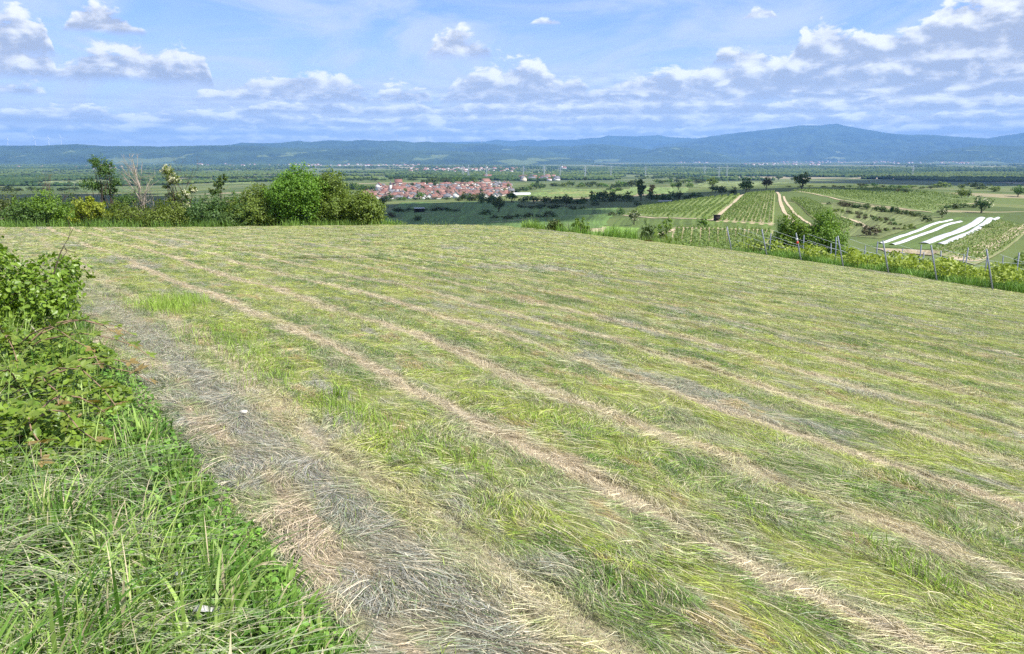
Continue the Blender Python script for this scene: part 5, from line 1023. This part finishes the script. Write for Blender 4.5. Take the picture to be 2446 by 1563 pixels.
# ------------------------------------------------------------------ the village
def house_mesh(L_, Wd, H, rf):
    w = MB(); w.box((0, 0, H/2-.6), (L_, Wd, H+1.2)); g = np.array([[L_/2-.003, -Wd/2, H], [L_/2-.003, Wd/2, H], [L_/2-.003, 0, H+rf-.15]]); 
    for sx in (1, -1): V = g*np.array([sx, 1, 1]); w.addq(np.concatenate([V, V[2:]]), [[0, 1, 2, 3]])
    r = MB(); o_ = .55; t = .28; k = rf/(Wd/2)
    for sy in (1, -1):
        a = np.array([[-L_/2-o_, sy*(Wd/2+o_), H-k*o_], [L_/2+o_, sy*(Wd/2+o_), H-k*o_], [L_/2+o_, 0, H+rf], [-L_/2-o_, 0, H+rf]]); b2 = a+np.array([0, 0, t]); r.addq(np.concatenate([a, b2]), [[0, 1, 2, 3], [4, 7, 6, 5], [0, 4, 5, 1], [1, 5, 6, 2], [3, 2, 6, 7], [0, 3, 7, 4]])
    return w, r
HM = []
for i, (L_h, Wd, H, rf) in enumerate([(12, 9, 5.5, 4.6), (15, 9.5, 5.0, 5.0), (10, 8.5, 6.0, 4.4), (18, 10, 4.6, 5.0), (9, 8, 4.5, 4.2), (13, 10, 6.5, 5.2)]):
    w, r_ = house_mesh(L_h, Wd, H, rf); HM.append((w, r_))
HW = {}; 
def house(pos, i, wall, roof, rz, label, group, sc_=1.0, parts=True, name='house'):
    for kk, mb, mt in (('w', HM[i][0], wall), ('r', HM[i][1], roof)):
        if (kk, i, mt) not in HW: HW[(kk, i, mt)] = mb.mesh('wall' if kk == 'w' else 'roof', M[mt])
    e = empty(name, pos, rz, sc_); obj('wall', HW[('w', i, wall)], e); rf = obj('roof', HW[('r', i, roof)], e)
    if rng.random() < .6 and parts:
        if 'ch' not in HW: mb = MB(); mb.box((2, .9, 9.4), (.8, .8, 3.2)); HW['ch'] = mb.mesh('chimney', M['wall_rose'])
        obj('chimney', HW['ch'], rf)
    return tag(e, label, 'house', group)
RN = {'roof_red': 'red', 'roof_orange': 'orange red', 'roof_brown': 'brown', 'roof_grey': 'dark grey'}; WN = {'wall_white': 'white', 'wall_cream': 'cream', 'wall_rose': 'rose'}
nh = 0
for row, (py, p0, p1) in enumerate([(476, 868, 1050), (473, 868, 1185), (469.5, 868, 1200), (466, 868, 1215), (462.5, 872, 1222), (459, 880, 1222), (456, 885, 1222), (453, 890, 1222), (450, 900, 1222), (447, 915, 1222), (444, 935, 1222), (441.5, 1060, 1222), (439, 1120, 1222)]):
    px = p0+rng.uniform(0, 14)
    while px < p1:
        P = U(px, py+rng.normal(0, .8)); wl = rng.choice(['wall_white', 'wall_white', 'wall_cream', 'wall_rose']); rf = rng.choice(['roof_red', 'roof_red', 'roof_orange', 'roof_brown', 'roof_brown', 'roof_grey'] if px < 1150 else ['roof_red', 'roof_brown', 'roof_grey', 'roof_grey', 'roof_orange'])
        zone = 'front' if py > 470 else ('rear' if py < 452 else 'middle')
        house(P, int(rng.integers(0, 6)), str(wl), str(rf), float(rng.choice([.2, -.35, 1.4, 1.75, .6, 1.1])+rng.normal(0, .12)), '%s house with %s tiled roof in the %s rows of the village' % (WN[str(wl)], RN[str(rf)], zone), '%s village houses with %s roofs, %s rows' % (WN[str(wl)], RN[str(rf)], zone), tuple(float(v) for v in rng.uniform(.6, .86)*np.array([1.1, 1.1, .8]))); nh += 1
        px += rng.uniform(9, 18)
for (px, py, i, wl, rf, rz, lab, s_) in [(905, 452, 2, 'wall_white', 'roof_red', 1.55, 'large white gabled house at the left rear of the village', 1.25), (952, 444, 5, 'wall_white', 'roof_red', .2, 'big white house high at the rear of the village', 1.15), (1160, 440, 3, 'wall_cream', 'roof_orange', .9, 'large cream barn with long roof at the right rear of the village', 1.3), (1165, 427, 3, 'wall_white', 'roof_red', .1, 'long white building alone behind the village', 1.5), (1270, 432, 3, 'wall_white', 'roof_grey', .0, 'long white hall right of the village', 1.3), (1300, 432, 3, 'wall_white', 'roof_grey', .05, 'second long white hall right of the village', 1.3), (1027, 476, 4, 'wall_white', 'roof_grey', 1.6, 'small dark roofed house beside the bright green tree', 1.0), (1090, 474, 2, 'wall_white', 'roof_orange', 1.5, 'white gabled house at the right front of the village', 1.0)]:
    house(U(px, py), i, wl, rf, rz, lab, None, s_)
for px, py, mt in [(930, 470, 'mid'), (968, 462, 'bright'), (1010, 456, 'mid'), (1045, 466, 'dark'), (1072, 458, 'mid'), (1105, 470, 'bright'), (1128, 452, 'dark'), (1150, 463, 'mid'), (1180, 455, 'mid'), (1206, 462, 'bright'), (985, 448, 'dark'), (1040, 447, 'mid'), (895, 463, 'mid'), (1175, 470, 'dark'), (1215, 450, 'olive')]:
    tree_px(px, py, 12, 12, 'round', mt, 'garden tree rising between the roofs of the village', 'garden trees among the village houses')
def church(px, py, sc_, label):
    e = empty('church', U(px, py), .3, sc_); w, r_ = house_mesh(20, 10, 8, 6); obj('nave', w.mesh('nave', M['wall_white']), e); obj('roof', r_.mesh('roof', M['roof_red']), e)
    mb = MB(); mb.box((-12.4, 0, 8), (5, 5, 18)); tw = obj('tower', mb.mesh('tower', M['wall_white']), e); mb = MB(); c = np.array([-12.4, 0, 17]); V = [c+np.array([a, b_, 0]) for a, b_ in ((-2.8, -2.8), (2.8, -2.8), (2.8, 2.8), (-2.8, 2.8))]+[c+np.array([0, 0, 9])]*4
    mb.addq(V, [[0, 1, 5, 4], [1, 2, 6, 5], [2, 3, 7, 6], [3, 0, 4, 7], [3, 2, 1, 0]]); obj('spire', mb.mesh('spire', M['roof_grey']), tw); tag(e, label, 'church')
church(947, 460, .85, 'village church with square tower and dark pointed spire'); church(1348, 405, 1.5, 'white chapel with red roof alone on the wooded rise')
def shed():
    e = empty('shed', U(1002, 508), .2); mb = MB(); mb.box((0, 0, 2.9), (7, 4.5, .25)); obj('roof', mb.mesh('roof', M['tin']), e)
    for sx in (-3.2, 3.2):
        for sy in (-2, 2): mb = MB(); mb.box((sx, sy, 1.3), (.25, .25, 3)); obj('post', mb.mesh('post', M['darkwood']), e)
    mb = MB(); mb.box((0, 1.9, 1.2), (6.2, .15, 2.4)); obj('back_wall', mb.mesh('back_wall', M['darkwood']), e); tag(e, 'open shed with pale tin roof in the shaded valley', 'shed')
    e = empty('hut', U(1712, 528), .4); mb = MB(); mb.box((0, 0, .8), (1.6, 1.4, 1.9)); obj('wall', mb.mesh('wall', M['darkwood']), e); mb = MB(); mb.box((0, 0, 1.85), (2, 1.8, .18)); obj('roof', mb.mesh('roof', M['darkwood']), e); tag(e, 'small dark hut at the foot of the steep pale path', 'hut')
    e = empty('greenhouse', U(1246, 466), .1); mb = MB(); mb.tube([(x, 0, 0) for x in (-12, -4, 4, 12)], 3.0, 12); obj('tunnel', mb.mesh('tunnel', M['tin'], True), e); mb = MB(); mb.box((12.02, 0, .6), (.2, 5, 2.4)); obj('end_wall', mb.mesh('end_wall', M['tin']), e); tag(e, 'long pale plastic tunnel greenhouse right of the village', 'greenhouse')
shed()

# ------------------------------------------------------------------ towns at the foot of the hills
FAR = []
def cluster(p0, p1, y0, y1, n, big=1.0):
    for _ in range(n):
        px, py = rng.uniform(p0, p1), rng.uniform(y0, y1)+0.0
        FAR.append((px, py, big*rng.uniform(.7, 1.5)))
for a in [(720, 1000, 392, 399, 70, 1.2), (980, 1240, 402, 413, 80, 1.0), (1000, 1110, 390, 394, 20, 1.3), (1100, 1260, 389, 393, 20, 1.2), (1270, 1400, 386, 390, 34, 1.3), (1610, 1690, 388, 391, 14, 1.4), (1780, 1960, 392, 396, 34, 1.2), (1840, 2120, 387, 391, 34, 1.4), (2080, 2330, 387, 393, 44, 1.4), (440, 720, 392, 398, 34, 1.2), (0, 330, 396, 406, 16, 1.1), (1240, 1330, 426, 434, 24, 1.1)]: cluster(*a)
FAR = [(U(px, py), s_) for px, py, s_ in FAR]; FAR.sort(key=lambda f: f[0][1]/f[1])
BV, BQ = [], []; nfar = max(0, 292-nh)
for j, (P, s_) in enumerate(FAR):
    wl = str(rng.choice(['wall_white', 'wall_white', 'wall_white', 'wall_cream'])); rf = str(rng.choice(['roof_red', 'roof_orange', 'roof_brown', 'roof_grey']))
    if j < nfar: house(P, int(rng.integers(0, 6)), wl, rf, float(rng.uniform(0, 3.14)), 'small %s house with %s roof in a distant town on the plain' % (WN[wl], RN[rf]), 'distant %s houses with %s roofs' % (WN[wl], RN[rf]), s_*.95, False)
    else: BV.append((P, s_, rng.uniform(0, 3.14)))
mb = MB(); mr = MB()
for P, s_, rz in BV:
    L_h, Wd, H = 16*s_, 11*s_, 7*s_; mb.box(P+np.array([0, 0, H/2]), (L_h, Wd, H), rz); co, si = math.cos(rz), math.sin(rz)
    V = np.array([[-L_h/2, -Wd/2, H+.02], [L_h/2, -Wd/2, H+.02], [L_h/2, Wd/2, H+.02], [-L_h/2, Wd/2, H+.02], [-L_h/2, 0, H*1.5], [L_h/2, 0, H*1.5]])*1.04; V = np.c_[V[:, 0]*co-V[:, 1]*si, V[:, 0]*si+V[:, 1]*co, V[:, 2]]+P; mr.addq(V, [[0, 1, 5, 4], [2, 3, 4, 5], [1, 2, 5, 5], [3, 0, 4, 4]])
e = empty('distant_town', (0, 9000, -103)); 
for nm, q, mt in (('walls', mb, 'wall_white'), ('roofs', mr, 'roof_red')): o = obj(nm, q.mesh(nm, M[mt]), e, (0, -9000, 103)); o['kind'] = 'stuff'
tag(e, 'rest of the pale far towns at the foot of the hills', 'town', kind='stuff')

# ------------------------------------------------------------------ woods on the plain
def crownblob(i):
    r = np.random.default_rng(800+i); bm = bmesh.new(); bmesh.ops.create_icosphere(bm, subdivisions=2, radius=.5); V = np.array([v.co for v in bm.verts]); Fc = np.array([[v.index for v in f.verts] for f in bm.faces]); bm.free()
    V = V*(1+.5*(fbm(V[:, 0]*3+i*5, V[:, 1]*3+V[:, 2]*3, 3)-.5)*2)[:, None]; V[:, 2] = (V[:, 2]+.42)*1.0; return mesh_np('crown', V, Fc, [M['crown']], tint=r.random(len(V)))
BLOB = coll('crownblob', [crownblob(i) for i in range(5)])
def woods():
    r = np.random.default_rng(81); y = np.exp(r.uniform(math.log(2300), math.log(9800), 60000)); a = r.uniform(-.72, .72, len(y)); x = a*y
    dens = wood_mask(x, y)
    dens &= r.random(len(y)) < np.interp(y, [2300, 9800], [.9, .6])
    bare = np.zeros(len(x), bool)
    x, y = x[dens], y[dens]; n = len(x); h = r.uniform(8, 15, n)*np.interp(y, [2300, 9800], [.85, 1.25]); w = h*r.uniform(.9, 1.6, n)
    c = lerp(np.array([.035, .07, .022])*np.ones((n, 3)), np.array([.105, .145, .04])*np.ones((n, 3)), np.clip(.75*smoothstep(fbm(x/420.+7, y/300., 3), .36, .64)+.25*r.random(n), 0, 1))
    scatter('far_woods', np.stack([x, y, T(x, y)-.3], 1), np.stack([0*x, 0*x, r.uniform(0, 6.28, n)], 1), np.stack([w, w, h], 1), r.integers(0, 5, n), c, BLOB, 'far off woods and tree belts on the plain', 'woods')
woods()

# ------------------------------------------------------------------ pylons and wind turbines
def pylon_mesh():
    mb = MB(); H = 46.
    for sx in (-1, 1):
        for sy in (-1, 1): mb.tube([(sx*3.6, sy*3.6, 0), (sx*1.1, sy*1.1, 24), (sx*.5, sy*.5, H)], [.34, .28, .2], 4)
    zs = np.linspace(0, H, 9)
    for i in range(8):
        w0 = np.interp(zs[i], [0, 24, H], [3.6, 1.1, .5]); w1 = np.interp(zs[i+1], [0, 24, H], [3.6, 1.1, .5])
        for s in (1, -1): mb.tube([(-w0*s, -w0, zs[i]), (w1*s, -w1, zs[i+1])], .16, 3); mb.tube([(-w0*s, w0, zs[i]), (w1*s, w1, zs[i+1])], .16, 3)
    arm = MB()
    for z, l in ((27, 9), (34, 12), (41, 7)):
        for s in (1, -1): arm.tube([(s*.6, 0, z), (s*l, 0, z+.4)], [.3, .16], 4); arm.tube([(s*.6, 0, z+2.4), (s*l, 0, z+.4)], [.22, .14], 4)
    return mb.mesh('tower', M['lattice']), arm.mesh('crossarm', M['lattice'])
PT, PA = pylon_mesh()
for px, y, lab in [(1398, 3000, 'lattice power pylon above the dark ridge tree'), (1459, 3200, 'lattice power pylon right of the ridge tree'), (1542, 3600, 'lattice power pylon in front of the long wood'), (1683, 3500, 'lattice power pylon left of the tallest one'), (1717, 2700, 'lattice power pylon standing tallest over the dark wood'), (1736, 3500, 'lattice power pylon right of the tallest one'), (1162, 2700, 'lattice power pylon above the right end of the village'), (1119, 2700, 'lattice power pylon above the middle of the village'), (1106, 3300, 'fainter lattice pylon above the middle of the village'), (755, 3300, 'lattice power pylon above the big bush group'), (1250, 3100, 'lattice power pylon right behind the village'), (1300, 3000, 'lattice power pylon over the long white halls'), (1338, 3100, 'lattice power pylon under the white chapel'), (2180, 3400, 'lattice power pylon over the dark riverside wood')]:
    x = float(a_of(px, 420))*y; e = empty('power_pylon', (x, y, float(T(x, y))), float(rng.uniform(-.5, .5))); obj('tower', PT, e); obj('crossarm', PA, e); tag(e, lab, 'pylon', 'power pylons')
def turbine_mesh():
    t = MB(); t.tube([(0, 0, -60), (0, 0, 0), (0, 0, 110)], [3.2, 3.2, 1.8], 8); n = MB(); n.box((0, -1, 111.5), (4, 11, 4)); bl = []
    P = [(0, 0, 0), (0, 0, 14), (0, 0, 52)]; b_ = MB(); b_.tube(P, [1.4, 2.6, .6], 5); return t.mesh('mast', M['white_metal']), n.mesh('nacelle', M['white_metal']), b_.mesh('blade', M['white_metal'])
TM, TN, TB = turbine_mesh()
for px, py, D_t, lab in [(19, 347, 12600, 'wind turbine farthest left on the ridge'), (85, 347, 12600, 'wind turbine second from the left on the ridge'), (117, 346, 12600, 'wind turbine third from the left on the ridge'), (147, 345, 12600, 'wind turbine right of the three on the left ridge'), (949, 336, 17000, 'wind turbine on the far range above the village'), (1001, 339.5, 17000, 'wind turbine on the saddle of the far range'), (1150, 342.5, 17000, 'wind turbine at the right end of the far range')]:
    z = EYE-D_t*float(s_of(py)); x = float(a_of(px, py))*D_t; e = empty('wind_turbine', (x, D_t, z-8), 0); obj('mast', TM, e); obj('nacelle', TN, e); a0 = rng.uniform(0, 2)
    for k in range(3): o = obj('blade', TB, e, (0, -7.5, 111.5)); o.rotation_euler = (0, a0+k*2.094, 0)
    tag(e, lab, 'wind turbine', 'wind turbines')
